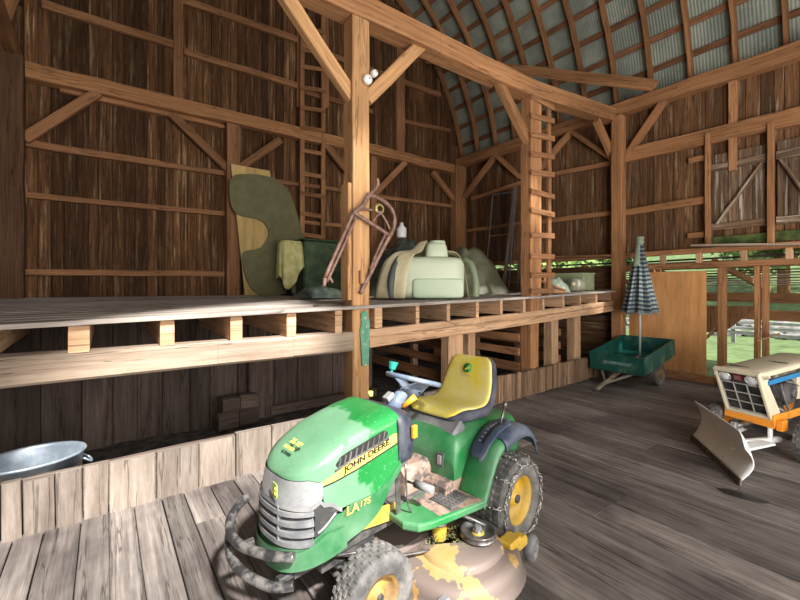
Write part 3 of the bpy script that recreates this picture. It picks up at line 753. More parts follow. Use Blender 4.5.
for s in (-.20, .10):
    x, y = plan(s); d = V((x-1.1, y, 0)).normalized()
    mb.beam(V((x, y, .475))-d*.004, V((x, y, .65))-d*.004, .006, .03, up=d, jit=0, ch=0)
mb.build('grille_fin', M['grille'], back)
for sg in (1, -1):
    mb = MB(); a, b = (.405, SG) if sg > 0 else (-SG, -.405)
    patch(mb, a, b, lambda s: zgr_bot(s)+.004, lambda s: zgr_top(s)-.010, 14, 5, off=.006)
    pod = mb.build('corner_lamp', M['dgrey'], T)
    mb = MB(); pts = []
    for s in [.43, .47, .51, .55]:
        x, y = plan(sg*s); z = zgr_bot(s)+.022; d = V((x-1.1, y, 0)).normalized(); pts.append(V((x, y, z-.008))+d*.004)
    mb.tube(pts, .007, 8, smooth=3); mb.build('lamp_bezel', M['lens'], pod)
# dash cowl
def boxloft(secs, n=28, e=3.2, cap=True):
    """secs: (x, zc, hy, hz) superellipse sections along x"""
    mb = MB(); rows = []
    for (x, zc, hy, hz) in secs:
        rows.append([V((x, hy*sgn(math.cos(2*math.pi*k/n), 2/e), zc+hz*sgn(math.sin(2*math.pi*k/n), 2/e))) for k in range(n)])
    mb.grid(rows, closed_v=True)
    b = 0
    if cap:
        mb.face(list(range(n))[::-1], None, .5); mb.face([(len(rows)-1)*n+k for k in range(n)], None, .5)
    return mb
cowl = boxloft([(.885, .815, .259, .155), (.82, .812, .252, .155), (.75, .80, .235, .148), (.72, .79, .21, .13)], 32, 5).build('dash_cowl', M['navyd'], T, 'dark blue dashboard cowl')
MB().beam((.80, 0, .70), (.80, 0, .42), .40, .14, up=(0, 1, 0), jit=0, ch=.02).build('pedestal', M['dgrey'], T)
mb = MB().box((.77, .262, .85), (.035, .02, .07), m=0, ch=.006); mb.build('switch', M['orange'], cowl, 'orange switch')
MB().tube([(.70, .10, .94), (.64, .15, 1.0)], [.014, .02], 10).build('throttle_lever', M['orange'], cowl, 'orange lever grip')
MB().tube([(.78, -.10, .98), (.78, -.10, 1.01)], .016, 10).build('key_knob', M['seaty'], cowl)
MB().box((.72, -.0, .985), (.06, .05, .03), rot=Matrix.Rotation(.5, 3, 'Y')).build('gauge', M['lens'], cowl)
# steering
col_ = MB().tube([(.70, 0, .90), (.60, 0, .985)], [.05, .04], 16).build('steering_column', M['bluegrey'], T)
sw = bpy.data.objects.new('x', None)
WC = V((.50, .0, 1.055)); ax = V((-.30, 0, .954)).normalized(); U = V((0, 1, 0)); Wv = ax.cross(U).normalized()
ring = [WC+(U*math.cos(t)+Wv*math.sin(t))*.170 for t in [2*math.pi*k/40 for k in range(40)]]
mb = MB(); rows = []
for k in range(40):
    c = ring[k]; rd = (c-WC).normalized()
    rows.append([c+(rd*math.cos(a)+ax*math.sin(a))*.0165 for a in [2*math.pi*q/10 for q in range(10)]])
mb.grid(rows, closed_u=True, closed_v=True)
wheel = mb.build('steering_wheel', M['bluegrey'], T)
mb = MB()
for t in (R(-10), R(190), R(90)):
    d = U*math.cos(t)+Wv*math.sin(t); side = ax.cross(d)
    rows = []
    for f, wd in ((0, .085), (.3, .07), (.7, .045), (.98, .05)):
        c = WC-ax*(.075*(1-f)**1.5)+d*.168*f
        rows.append([c+side*wd+ax*.006, c-side*wd+ax*.006, c-side*wd-ax*.006, c+side*wd-ax*.006])
    mb.grid(rows, closed_v=True)
mb.tube([WC-ax*.14, WC-ax*.10, WC-ax*.055], [.036, .05, .085], 20)
mb.build('spoke', M['bluegrey'], wheel)
kp = WC+(U*math.cos(R(200))+Wv*math.sin(R(200)))*.165
MB().tube([kp, kp+ax*.03, kp+ax*.035, kp+ax*.085], [.008, .010, .022, .034], 14, sm=False).build('spinner_knob', M['teal'], wheel, 'teal spinner knob')
# body under the seat, fenders
body = boxloft([(.46, .50, .30, .10), (.43, .55, .30, .16), (.38, .565, .30, .18), (.10, .575, .30, .19), (-.28, .56, .30, .17), (-.36, .52, .28, .12)], 32, 5).build('rear_body', M['jgreen'], T)
for sg in (1, -1):
    mb = MB(); rows = []
    prof = [(.42, .41), (.385, .47), (.33, .57), (.265, .66), (.17, .715), (.04, .735), (-.08, .725), (-.15, .69), (-.19, .645)]
    prof = [(p.x, p.y) for p in spline([V((a, b, 0)) for a, b in prof], 3)]
    for (x, z) in prof:
        rows.append([V((x, sg*y, z-dz)) for y, dz in ((.27, .0), (.36, -.004), (.44, .0), (.475, .01), (.49, .03), (.492, .055))])
    mb.grid(rows); fe = mb.build('fender', M['jgreen'], T, solid=.012)
    mb = MB(); rows = []
    prof = [(.20, .715), (.13, .738), (.03, .75), (-.06, .742), (-.13, .71), (-.18, .65), (-.195, .59)]
    for p in spline([V((a, b, 0)) for a, b in prof], 3):
        rows.append([V((p.x, sg*y, p.y-dz)) for y, dz in ((.36, .0), (.42, -.004), (.475, .004), (.503, .03), (.51, .07))])
    mb.grid(rows); mb.build('fender_guard', M['navy'], T, 'dark blue wing over the rear wheel', solid=.012)
# slotted lift panel on the left fender
mb = MB(); rows = []
for i in range(13):
    t = i/12; x = .36-.36*t; z = lerpt(x, [(0, .752), (.18, .733), (.29, .678), (.37, .59)])+.012
    wd = .052*(1 if 0 < i < 12 else .6)
    rows.append([V((x, .385-wd, z-.018)), V((x, .385-wd, z+.004)), V((x, .385-wd*.55, z+.010)), V((x, .385+wd*.55, z+.010)), V((x, .385+wd, z+.004)), V((x, .385+wd, z-.018))])
mb.grid(rows, sm=False); lp = mb.build('lift_panel', M['navy'], T)
mb = MB()
for i in range(9):
    t = i/8; x = .29-.25*t; z = lerpt(x, [(0, .752), (.18, .733), (.29, .678), (.37, .59)])+.024; mb.box((x, .37, z), (.012, .012, .003), ch=0)
mb.build('notch_mark', M['lens'], lp)
mb = MB()
for i in range(10):
    t = i/10; x = .30-.26*t; x2 = .30-.26*(t+.1); f = lambda x: lerpt(x, [(0, .752), (.18, .733), (.29, .678), (.37, .59)])+.0235
    mb.beam((x, .395, f(x)), (x2, .395, f(x2)), .018, .003, jit=0, ch=0)
mb.build('slot', M['black'], lp)
MB().tube([(.10, .395, .74), (.05, .40, .86)], .008, 8).tube([(.05, .40, .86), (.035, .40, .90)], .014, 10).build('lift_lever', M['steel'], lp)
# louvred box beneath the seat
mb = MB()
mb.box((.33, .0, .735), (.13, .50, .075), rot=Matrix.Rotation(R(38), 3, 'Y'), ch=.02)
for k in range(7): mb.box((.362, -.21+.07*k, .738), (.10, .045, .02), rot=Matrix.Rotation(R(45), 3, 'Y'), ch=.008)
mb.build('seat_support', M['grille'], T)
mb = MB().box((.470, .20, .585), (.012, .055, .085), rot=Matrix.Rotation(R(-8), 3, 'Y'), ch=.004); la = mb.build('latch', M['dgrey'], T)
MB().box((.477, .20, .585), (.008, .03, .055), ch=.003).build('latch_face', M['lens'], la)
# foot platform
mb = MB()
out = [(.88, .16), (.90, .30), (.86, .375), (.78, .41), (.62, .445), (.50, .47), (.40, .49), (.36, .47), (.36, .16)]
mb.prism(out, (0, 0, -.045), (0, 0, .415), (1, 0, 0), (0, 1, 0))
mb.prism([(x, -y) for x, y in out], (0, 0, -.045), (0, 0, .415), (1, 0, 0), (0, 1, 0))
fd = mb.build('foot_platform', M['jgreen'], T, bevel=.012)
mb = MB().prism([(.70, .18), (.72, .40), (.60, .435), (.42, .475), (.37, .46), (.37, .18)], (0, 0, .004), (0, 0, .412), (1, 0, 0), (0, 1, 0)); 
mb.build('caked_mud', M['mud'], fd, 'reddish dried mud')
mb = MB().box((.535, .33, .419), (.19, .16, .008), ch=.003)
for i in range(6):
    for j in range(5): mb.box((.465+.028*i, .27+.03*j, .425), (.012, .018, .006), ch=.002)
mb.build('foot_pad', M['dgrey'], fd)
MB().beam((.44, -.30, .42), (.44, .30, .42), .2, .12, jit=0, ch=.02).build('tunnel_base', M['mud'], T)
MB().beam((.70, 0, .46), (.46, 0, .46), .24, .2, jit=0, ch=.05).build('tunnel', M['mud'], T)
ped = MB().tube([(.72, .16, .52), (.75, .26, .55)], .008, 8).tube([(.75, .25, .55), (.74, .37, .55)], .022, 14).build('brake_pedal', M['grille'], T)
# frame and struts
for q in (.17, -.17): MB().beam((1.10, q, .44), (.84, q, .40), .012, .09, jit=.0).build('frame_rail', M['jyel'], T, 'dirty yellow frame plate')
MB().beam((1.45, .0, .36), (-.30, .0, .36), .30, .10, jit=0).build('chassis', M['dgrey'], T)
mb = MB().beam((.885, .245, .70), (.865, .23, .42), .035, .008, up=(0, 1, 0), jit=0); mb.box((.885, .250, .62), (.012, .004, .012)); mb.build('strut', M['steel'], T)
MB().tube([(.85, .27, .70), (.84, .275, .50), (.80, .27, .40), (.84, .26, .36)], .006, 8, smooth=4).build('brake_rod', M['steel'], T)
MB().tube([(1.25, .20, .30), (.60, .44, .22)], .007, 8).tube([(1.30, .12, .33), (.9, .3, .29)], .006, 8).build('lift_rod', M['steel'], T)
MB().beam((1.14, -.36, .20), (1.14, .36, .20), .05, .05, jit=0).beam((1.14, -.10, .27), (1.14, .10, .27), .10, .12, jit=0).build('front_axle', M['dgrey'], T)
MB().beam((0, -.38, .27), (0, .38, .27), .08, .08, jit=0).build('rear_axle', M['dgrey'], T)
MB().box((1.12, 0, .30), (.34, .26, .10)).build('engine_pan', M['dgrey'], T)
# front guard
up_ = [(1.485, .205, .462), (1.515, .17, .46), (1.545, .12, .455), (1.60, -.02, .45), (1.615, -.14, .455), (1.585, -.25, .47), (1.52, -.32, .49), (1.45, -.35, .51)]
lo_ = [(1.485, .20, .335), (1.52, .17, .33), (1.56, .11, .325), (1.61, -.02, .34), (1.622, -.13, .36), (1.600, -.22, .40), (1.56, -.285, .45)]
g = MB().tube([V(p) for p in up_], .022, 14, smooth=5).tube([V(p) for p in lo_], .022, 14, smooth=5).build('front_guard', M['steel'], T, 'bent steel tube guard, worn paint')
g.data.materials[0] = flat('guard_paint', (.05, .05, .055), .4, .5, col2=(.24, .23, .22), sc=16, lo=.45, hi=.6, col3=(.16, .08, .04), sc3=9, lo3=.62, hi3=.7)
for a_, b_ in (((1.25, .12, .33), (1.52, .12, .33)), ((1.25, -.16, .36), (1.58, -.16, .38))): MB().beam(a_, b_, .04, .03, jit=0).build('guard_bracket', M['dgrey'], T)
# seat
def seat_sec(pts, e=3., n=30, grow=0., top_only=False, lift=0.):
    P = spline([V((a, 0, b)) for a, b, *_ in pts], 5); Wd = spline([V((c, d, 0)) for *_, c, d in pts], 5); rows = []
    for i, p in enumerate(P):
        t = (P[min(i+1, len(P)-1)]-P[max(i-1, 0)]).normalized(); nn = V((t.z, 0, -t.x))
        hw = Wd[i].x+grow; th = Wd[i].y
        if top_only:
            row = []
            for k in range(17):
                u = (-1+2*k/16)*.93; side = (1-abs(u)**3)**(1/3)
                row.append(p+V((0, u*hw, 0))+nn*(th*side*1.0+lift-.018*(1-abs(u)**3)))
            rows.append(row)
        else:
            rows.append([p+V((0, hw*sgn(math.cos(2*math.pi*k/n), 2/e), 0))+nn*(th*sgn(math.sin(2*math.pi*k/n), 2/e)-(.018*(1-abs(math.cos(2*math.pi*k/n))**2) if math.sin(2*math.pi*k/n) > .3 else 0)) for k in range(n)])
    return rows
SP = [(a_, b_-.014, c_, d_) for a_, b_, c_, d_ in [(.335, .795, .15, .02), (.32, .80, .205, .05), (.24, .815, .235, .06), (.12, .805, .245, .058), (.0, .805, .245, .060), (-.07, .85, .243, .055), (-.115, .94, .235, .045), (-.15, 1.03, .215, .045), (-.175, 1.105, .19, .04), (-.185, 1.14, .145, .022)]]
rows = seat_sec(SP); mb = MB().grid(rows, closed_v=True); n = len(rows[0]); mb.face(list(range(n)), None); mb.face([(len(rows)-1)*n+k for k in range(n)], None)
seat = mb.build('seat', M['seatn'], T, 'navy seat skirt')
SP2 = [(a, b, c, d) for a, b, c, d in SP]
rows = seat_sec(SP2, top_only=True, lift=.012)
mb = MB().grid(rows); mb.build('seat_cover', M['seaty'], seat, 'yellow cloth seat cover', solid=.004)
m4 = frame4((-.104, .048, 1.045), (0, 1, 0), (-.30, 0, .95))
mb = MB().lathe([(.0001, .0), (.036, .0), (.036, .006), (.0001, .006)], 24, rot=m4.to_3x3(), c=m4 @ V((-.048, .0, 0))); lg = mb.build('emblem', flat('emblem_green', (.02, .25, .05), .5), seat)
deer = [(-.020, -.012), (-.012, -.004), (-.002, .000), (.006, .008), (.012, .016), (.013, .010), (.020, .008), (.015, .002), (.010, -.003), (.016, -.012), (.008, -.007), (.000, -.006), (-.008, -.010), (-.013, -.016)]
MB().prism([(a*1.2, b*1.2) for a, b in deer], m4.to_3x3() @ V((0, 0, .003)), m4 @ V((-.048, 0, .006)), m4.to_3x3() @ V((1, 0, 0)), m4.to_3x3() @ V((0, 1, 0))).build('leaping_deer', M['seaty'], lg)
text_mesh('seat_lettering', 'JOHN DEERE', .016, flat('seat_print', (.45, .42, .18), .6), seat, m4 @ Matrix.Translation((-.105, -.062, .004)), ext=.0006)
# hood lettering, stripe, vent and emblem on the left side
def sidept(x, z, off): # left side of the shell
    lo, hi = 0., 1.
    for _ in range(30):
        mid = (lo+hi)/2
        if plan(mid)[0] > x: lo = mid
        else: hi = mid
    s = (lo+hi)/2; xx, yy = plan(s, z); x2, y2 = plan(s+.01, z); x1, y1 = plan(s-.01, z)
    t = V((x2-x1, y2-y1, 0)).normalized(); n = V((t.y, -t.x, 0)); n = n if n.y > 0 else -n
    return V((xx, yy, z))+n*off
for sg in (1, -1):
    fl = lambda p: V((p.x, p.y*sg, p.z))
    mb = MB(); rows = []
    for i in range(25):
        f = i/24; x = 1.39-.50*f; zc = .733+.112*f; hh = .006+.022*min(1, f*2.2)
        if i == 24: hh *= .8
        rows.append([fl(sidept(x, zc-hh, .003)), fl(sidept(x, zc+hh, .003))])
    mb.grid(rows); st = mb.build('side_stripe', M['stripe'], hood, 'yellow stripe')
    mb = MB(); rows = []
    for i in range(25):
        f = i/24; x = 1.39-.50*f; zc = .733+.112*f-.010-.022*min(1, f*2.2); rows.append([fl(sidept(x, zc-.004, .0035)), fl(sidept(x, zc+.003, .0035))])
    mb.grid(rows); mb.build('stripe_edge', M['black'], st)
    # vent
    mb = MB(); rows = []
    for i in range(21):
        f = i/20; x = 1.285-.335*f; zc = .808+.073*f; hh = .026*min(1, (f*8+.2), ((1-f)*10+.3)); rows.append([fl(sidept(x, zc-hh, .002)), fl(sidept(x, zc+hh, .002))])
    mb.grid(rows); ve = mb.build('vent', M['black'], hood)
    mb = MB(); rows = []
    for i in range(21):
        f = i/20; x = 1.29-.345*f; zc = .808+.073*f-.024; rows.append([fl(sidept(x, zc-.008, .002)), fl(sidept(x, zc+.001, .011)), fl(sidept(x, zc+.006, .004))])
    mb.grid(rows)
    for k in range(9):
        f = (k+.6)/9.4; x = 1.285-.335*f; zc = .808+.073*f
        a = fl(sidept(x+.008, zc-.026, .004)); b = fl(sidept(x-.006, zc+.022, .004)); mb.beam(a, b, .008, .010, up=(0, 1, 0), jit=0, ch=.002)
    mb.build('vent_fin', M['dgrey'], ve)
    if sg > 0:
        # letters follow the stripe
        t4 = frame4(sidept(1.235, .762, .007), sidept(.93, .828, .007)-sidept(1.235, .762, .007), (0, 0, 1))
        text_mesh('side_lettering', 'JOHN DEERE', .040, M['black'], st, t4, shear=.15, xs=1.28, bold=.0006)
        t4 = frame4(sidept(1.235, .560, .012), sidept(1.08, .566, .012)-sidept(1.235, .560, .012), (0, 0, 1))
        text_mesh('model_lettering', 'LA', .060, M['gold'], lower, t4, shear=.1, xs=1.1, bold=.001)
        t4 = frame4(sidept(1.155, .571, .011), sidept(1.02, .576, .010)-sidept(1.155, .571, .011), (0, 0, 1))
        text_mesh('model_number', '175', .042, M['gold'], lower, t4, shear=.1, xs=1.1, bold=.0006)
# nose emblem
x, y = plan(.07); c = V((x+.006, y, .715)); m4 = frame4(c, (0.10, 1, 0), (0, 0, 1))
em = MB().prism([(-.026, -.022), (-.02, -.034), (.02, -.034), (.026, -.022), (.026, .022), (.02, .034), (-.02, .034), (-.026, .022)], V((.004, 0, 0)), c, (.1, 1, 0), (0, 0, 1)).build('nose_emblem', flat('emblem_yellowgreen', (.36, .50, .12), .4), lens)
MB().prism([(a*1.05, b*1.3) for a, b in deer], V((.003, 0, 0)), c+V((.005, 0, 0)), (.1, 1, 0), (0, 0, 1)).build('leaping_deer', flat('emblem_pale', (.62, .62, .12), .4), em)
# faded gold lettering on the bonnet front (two short lines)
def topz(x, y):
    return shoulder(x)+.048
for (txt, xx, yy, sz) in (('26', 1.375, -.03, .040), ('HP', 1.375, .026, .034), ('V-TWIN', 1.408, -.035, .024)):
    p0 = V((xx, yy, shoulder(xx)+.054)); t4 = frame4(p0, (0, 1, 0), (-.8, 0, .5))
    text_mesh('bonnet_lettering', txt, sz, M['gold'], hood, t4, ext=.0015, bold=.0012)
# -- wheels
tyre(T, (0, .38, .265), .265, .27, .155, 1, name='rear_wheel', n=40)
tyre(T, (0, -.38, .265), .265, .27, .155, -1, name='rear_wheel', n=40)
fw = tyre(T, (1.14, .345, .20), .200, .15, .105, 1, name='front_wheel', n=26, rimmat='rimtan'); fw.rotation_euler = (0, 0, R(-4))
fw = tyre(T, (1.14, -.345, .20), .200, .15, .105, -1, name='front_wheel', n=26, rimmat='rimtan')
# -- tyre chains
def link(mb, c, d, up, L=.026, W=.009, r=.0032):
    d = d.normalized(); up = (up-d*up.dot(d)).normalized(); pts = []
    for k in range(8):
        a = 2*math.pi*k/8; pts.append(c+d*math.cos(a)*L*.62+up*math.sin(a)*W)
    rows = []
    for k in range(8):
        o = (pts[k]-c).normalized(); z = d.cross(up)
        rows.append([pts[k]+(o*math.cos(q)+z*math.sin(q))*r for q in (0, 1.57, 3.14, 4.71)])
    mb.grid(rows, closed_u=True, closed_v=True, r=.5)
def chainline(mb, pts, up=V((0, 0, 1)), step=.026):
    L = 0; out = [pts[0]]; acc = 0
    for a, b in zip(pts, pts[1:]):
        d = (b-a); l = d.length; t = step-acc
        while t < l: out.append(a+d*t/l); t += step
        acc = l-(t-step)
    for i in range(len(out)-1):
        d = out[i+1]-out[i]; 
        if d.length < 1e-5: continue
        u = up.cross(d) if i % 2 else up
        if u.length < 1e-4: u = d.orthogonal()
        link(mb, (out[i]+out[i+1])/2, d, u)
for sg in (1, -1):
    mb = MB(); Rt = .280; cy = .38*sg
    for side in (1, -1):
        yy = cy+side*.140; pts = []
        for k in range(73):
            a = 2*math.pi*k/72; rr = .222+.022*abs(math.sin(a*5)); pts.append(V((math.cos(a)*rr, yy, .265+math.sin(a)*rr)))
        chainline(mb, pts, V((0, 1, 0)))
    for k in range(10):
        a = 2*math.pi*(k+.3)/10; pts = []
        for j in range(13):
            f = j/12; y = cy+(-.138+.276*f); rr = .215+(.282-.215)*min(1, 7*min(f, 1-f)) ; aa = a+.05*math.sin(f*math.pi*2)
            pts.append(V((math.cos(aa)*rr, y, .265+math.sin(aa)*rr)))
        chainline(mb, pts, V((math.cos(a), 0, math.sin(a))))
    mb.build('tyre_chain', M['chain'], T, 'snow chain wrapped round the rear tyre')
# -- mower deck
out = [(.93, .20), (.97, .36), (.955, .52), (.90, .64), (.80, .72), (.66, .755), (.50, .755), (.37, .71), (.28, .60), (.24, .45), (.24, .20)]
def ring_s(o, k, cx=.60, cy=.45): return [(cx+(x-cx)*k, cy+(y-cy)*k) for x, y in o]
mb = MB(); O = [(p.x, p.y) for p in spline([V((a, b, 0)) for a, b in out], 4)]
rows = []
for k, z in ((1.03, .085), (1.035, .09), (1.03, .10), (.985, .105), (.97, .15), (.95, .185), (.90, .205), (.80, .212), (.60, .213), (.3, .22), (.02, .22)):
    rows.append([V((x, y, z)) for x, y in ring_s(O, k)])
mb.grid(rows)
md = mb.build('mower_deck', M['deckp'], T, 'chipped yellow mower deck caked with dirt')
mb = MB().beam((.30, .20, .15), (.95, .20, .15), .9, .10, jit=0, ch=.02); mb.v = [V((p[0], p[1]-.42, p[2])) for p in mb.v]; mb.build('deck_underside', M['deckp'], md)
MB().grid([[V((x, y, z)) for x, y in ring_s(O, k, .56, .50)] for k, z in ((.62, .20), (.60, .235), (.54, .247), (.3, .25), (.02, .25))]).build('deck_dome', M['deckp'], md)
def pulley(c, r, lab):
    mb = MB().lathe([(.0001, .03), (r*.22, .03), (r*.24, .012), (r*.5, .006), (r*.8, .012), (r*.86, .026), (r, .03), (r, .024), (r*.82, .012), (r, .0), (r, -.006), (r*.8, -.006), (.0001, -.006)], 32)
    o = mb.build('pulley', M['steel'], md, lab); o.location = c
    n = MB().lathe([(.0001, .052), (.018, .052), (.020, .03), (.03, .028)], 6, sm=False).build('spindle_nut', M['silver'], T); n.location = c
pulley((.50, .50, .265), .10, 'flat steel pulley on the deck'); pulley((.62, .31, .31), .055, None)
MB().lathe([(.035, .0), (.035, .10), (.0001, .10)], 16, c=(.50, .50, .18)).build('spindle_housing', M['jyel'], md); MB().lathe([(.04, .0), (.045, .06), (.03, .12), (.0001, .12)], 16, c=(.60, .30, .2)).build('spindle_housing', M['jyel'], md)
MB().box((.36, .62, .215), (.12, .09, .05), ch=.012).box((.30, .64, .20), (.10, .07, .06), ch=.012).build('wheel_bracket', M['jyel'], md)
clip = flat('grass_clippings', (.20, .22, .07), .95, col2=(.34, .33, .17), sc=30, bump=.6)
mb = MB(); rg = random.Random(3)
for i in range(420):
    a = rg.uniform(0, 6.28); q = rg.random()**.6; x = .56+math.cos(a)*q*.20; y = .40+math.sin(a)*q*.16; d = V((rg.uniform(-1, 1), rg.uniform(-1, 1), rg.uniform(-.1, .25))).normalized()*rg.uniform(.01, .03); p = V((x, y, .252 if q < .75 else .224)); sd = d.cross(V((0, 0, 1))).normalized()*.0018
    b = len(mb.v); mb.v += [p-d/2-sd, p+d/2, p-d/2+sd]; mb.face([b, b+1, b+2], None, rg.random())
gc = mb.build('grass_clippings', clip, T, fix=False); gc['kind'] = 'stuff'
def antiscalp(c, r, rz):
    o = MB().lathe([(.008, -.028), (r*.5, -.028), (r*.8, -.030), (r, -.018), (r, .018), (r*.8, .030), (r*.62, .030), (r*.55, .012), (r*.25, .010), (r*.25, .030), (.0001, .030)], 28, axis='y').build('gauge_wheel', M['grille'], T, 'small grey gauge wheel of the deck'); o.location = c; o.rotation_euler = (0, 0, rz); return o
antiscalp((.18, .655, .115), .072, R(12)); antiscalp((1.0, .60, .115), .058, R(-8))
MB().beam((.30, .62, .19), (.17, .60, .16), .05, .05, jit=0, ch=.015).build('wheel_arm', M['grille'], T)
MB().beam((.90, .60, .17), (.98, .585, .15), .05, .05, jit=0, ch=.02).build('wheel_arm', M['grille'], T)
MB().tube([(.62, .40, .40), (.50, .42, .33), (.42, .50, .28)], .009, 8, smooth=3).build('lift_link', M['steel'], T)
# ================================================================== LITTLE GREEN CART
M['cgreen'] = dirty('cart_green_paint', (.006, .085, .068), (.12, .20, .13), .52, .72, .45, 3.5)
M['cgreen_in'] = dirty('cart_inside_paint', (.015, .09, .06), (.07, .06, .04), .42, .62, .6, 3.5)
CT = empty('garden_cart', (7.55, 3.27, 0), 0, 'small green two-wheeled tipping cart resting on its drawbar in front of the plywood', 'cart')
tilt = math.atan2(.22, 1.22)
def cz(x): return .46+.0+(x)*.178      # bed height along the tilted box
mb = MB(); L0, L1, W2, Hh = -.60, .62, .44, .28
def cpt(x, y, h): return V((x-math.sin(tilt)*h, y, cz(x)+h-.12))
mb.beam(cpt(L0, 0, 0), cpt(L1, 0, 0), W2*2-.02, .012, jit=0, ch=0)
for sg in (1, -1): mb.beam(cpt(L0, sg*W2, Hh/2), cpt(L1, sg*W2, Hh/2), .012, Hh, jit=0, ch=.002)
bx = mb.build('box', M['cgreen'], CT)
MB().beam(cpt(L0, -W2, Hh/2), cpt(L0, W2, Hh/2), .012, Hh, jit=0, ch=.002).beam(cpt(L0-.012, -.25, Hh*.55), cpt(L0-.012, .2, Hh*.55), .004, .05, jit=0, ch=0, m=1).build('front_panel', [M['cgreen'], flat('scraped_paint', (.20, .30, .28), .6, col2=(.06, .2, .17), sc=12)], CT)
MB().beam(cpt(L1, -W2, Hh/2), cpt(L1, W2, Hh/2), .012, Hh, jit=0, ch=.002).build('tailgate', M['cgreen'], CT)
mb = MB()
for a, b in (((L0, -W2), (L1, -W2)), ((L0, W2), (L1, W2)), ((L0, -W2), (L0, W2)), ((L1, -W2), (L1, W2))): mb.beam(cpt(*a, Hh), cpt(*b, Hh), .03, .018, jit=0, ch=.004)
mb.build('rim_flange', M['cgreen'], bx)
MB().beam(cpt(.0, -.36, -.04), cpt(.0, .36, -.04), .05, .05, jit=0).build('axle_beam', M['dgrey'], CT)
for sg in (-1, 1):
    tyre(CT, (-.0, sg*.40-.0, .19), .19, .10, .105, -1 if sg < 0 else 1, name='wheel', n=22, rimmat='rimtan')
MB().tube([(0, -.40, .19), (0, .40, .19)], .014, 10).build('axle', M['dgrey'], CT)
gw = flat('grey_drawbar', (.28, .24, .19), .8, col2=(.16, .12, .09), sc=9)
MB().beam((.30, .02, .40), (-1.27, .0, .035), .055, .05, jit=0).build('drawbar', gw, CT)
MB().beam(cpt(-.35, .40, -.02), (-.95, .02, .10), .03, .05, jit=0).build('drawbar_strut', gw, CT); MB().beam(cpt(-.35, -.3, -.02), (-.95, -.0, .10), .03, .04, jit=0).build('drawbar_strut', gw, CT)
MB().box((-.50, -.42, .27), (.16, .05, .03), rot=Matrix.Rotation(-.2, 3, 'Y')).build('latch_plate', M['grille'], CT)
MB().lathe([(.02, 0), (.035, 0), (.035, .012), (.02, .012), (.02, 0)], 18, c=(-1.29, 0, .02)).build('hitch_ring', M['dgrey'], CT)
# ================================================================== UMBRELLA
m, nt, b = newmat('checked_cloth'); L = nt.links
uv = N(nt, 'ShaderNodeUVMap'); sp = N(nt, 'ShaderNodeSeparateXYZ'); L.new(uv.outputs[0], sp.inputs[0])
def sq(o, f, thr):
    a = N(nt, 'ShaderNodeMath', operation='MULTIPLY'); a.inputs[1].default_value = f; L.new(o, a.inputs[0])
    c = N(nt, 'ShaderNodeMath', operation='FRACT'); L.new(a.outputs[0], c.inputs[0]); d = N(nt, 'ShaderNodeMath', operation='GREATER_THAN'); d.inputs[1].default_value = thr; L.new(c.outputs[0], d.inputs[0]); return d.outputs[0]
h1 = sq(sp.outputs[1], 17, .5); h2 = sq(sp.outputs[0], 40, .5)
o1 = mix(nt, (.025, .035, .06), (.22, .27, .24), h1); o2 = mix(nt, o1, (.03, .06, .09), h2, 'MIX')
ff = N(nt, 'ShaderNodeMath', operation='MULTIPLY'); ff.inputs[1].default_value = .45; L.new(h2, ff.inputs[0])
o2 = mix(nt, o1, (.035, .05, .08), ff.outputs[0]); L.new(o2, b.inputs['Base Color']); b.inputs['Roughness'].default_value = .9; M['check'] = m
UP = pX(640, 330, 7.86); UM = empty('parasol', (UP.x, UP.y, .42), 0, 'folded checked garden parasol with fringe standing in the green cart', 'parasol')
top = pX(641, 238, 7.86).z-.42; bot = pX(640, 312, 7.86).z-.42
MB().tube([(0, 0, 0), (0, 0, top-.1)], .019, 14).build('pole', flat('pale_pole', (.70, .70, .64), .4), UM)
mb = MB(); rows = []; nf = 9; NU = 108
for i in range(NU):
    a = 2*math.pi*i/NU; row = []
    for j in range(25):
        f = j/24; z = top-.07-(top-.07-bot)*f; rb = .045+.26*f**1.1
        fold = abs(((a*nf/(2*math.pi)) % 1)-.5)*2
        r_ = rb*(.66+.34*fold**1.2)+.012*f*math.sin(a*3+1); row.append(V((math.cos(a)*r_*1.05, math.sin(a)*r_, z+.012*f*math.sin(a*4+1))))
    rows.append(row)
mb.grid(rows, closed_u=True, uvf=lambda i, j: (i/NU, j/24)); mb.build('canopy', M['check'], UM, solid=.004)
mb = MB()
for k in range(130):
    i = k % NU; p = rows[i][24]; b_ = len(mb.v); t = V((-p.y, p.x, 0)).normalized()*.007; q = p+V((random.uniform(-.01, .01), random.uniform(-.01, .01), -random.uniform(.025, .045)))
    mb.v += [p-t, p+t, q+t*.4, q-t*.4]; mb.face([b_, b_+1, b_+2, b_+3], None)
mb.build('fringe', flat('fringe_thread', (.22, .27, .27), .9), UM, fix=False)
MB().lathe([(.055, -.10), (.075, -.06), (.05, -.035), (.06, -.015), (.072, .01), (.06, .035), (.03, .045), (.0001, .05)], 20, c=(0, 0, top-.01)).build('top_cap', flat('grey_green_cloth', (.26, .32, .24), .9), UM)
mb = MB(); rows = []
for j in range(13):
    f = j/12; z = top-.09-.42*f; rb = .05+.235*(f*.47)**1.1+.012
    rows.append([V((math.cos(a)*rb*1.06, math.sin(a)*rb*1.0, z)) for a in [R(135+f*30)+R(70)*q/6*(1-.5*f) for q in range(7)]])
mb.grid(rows); mb.build('cover_flap', flat('grey_green_cloth', (.26, .32, .24), .9), UM, solid=.003)

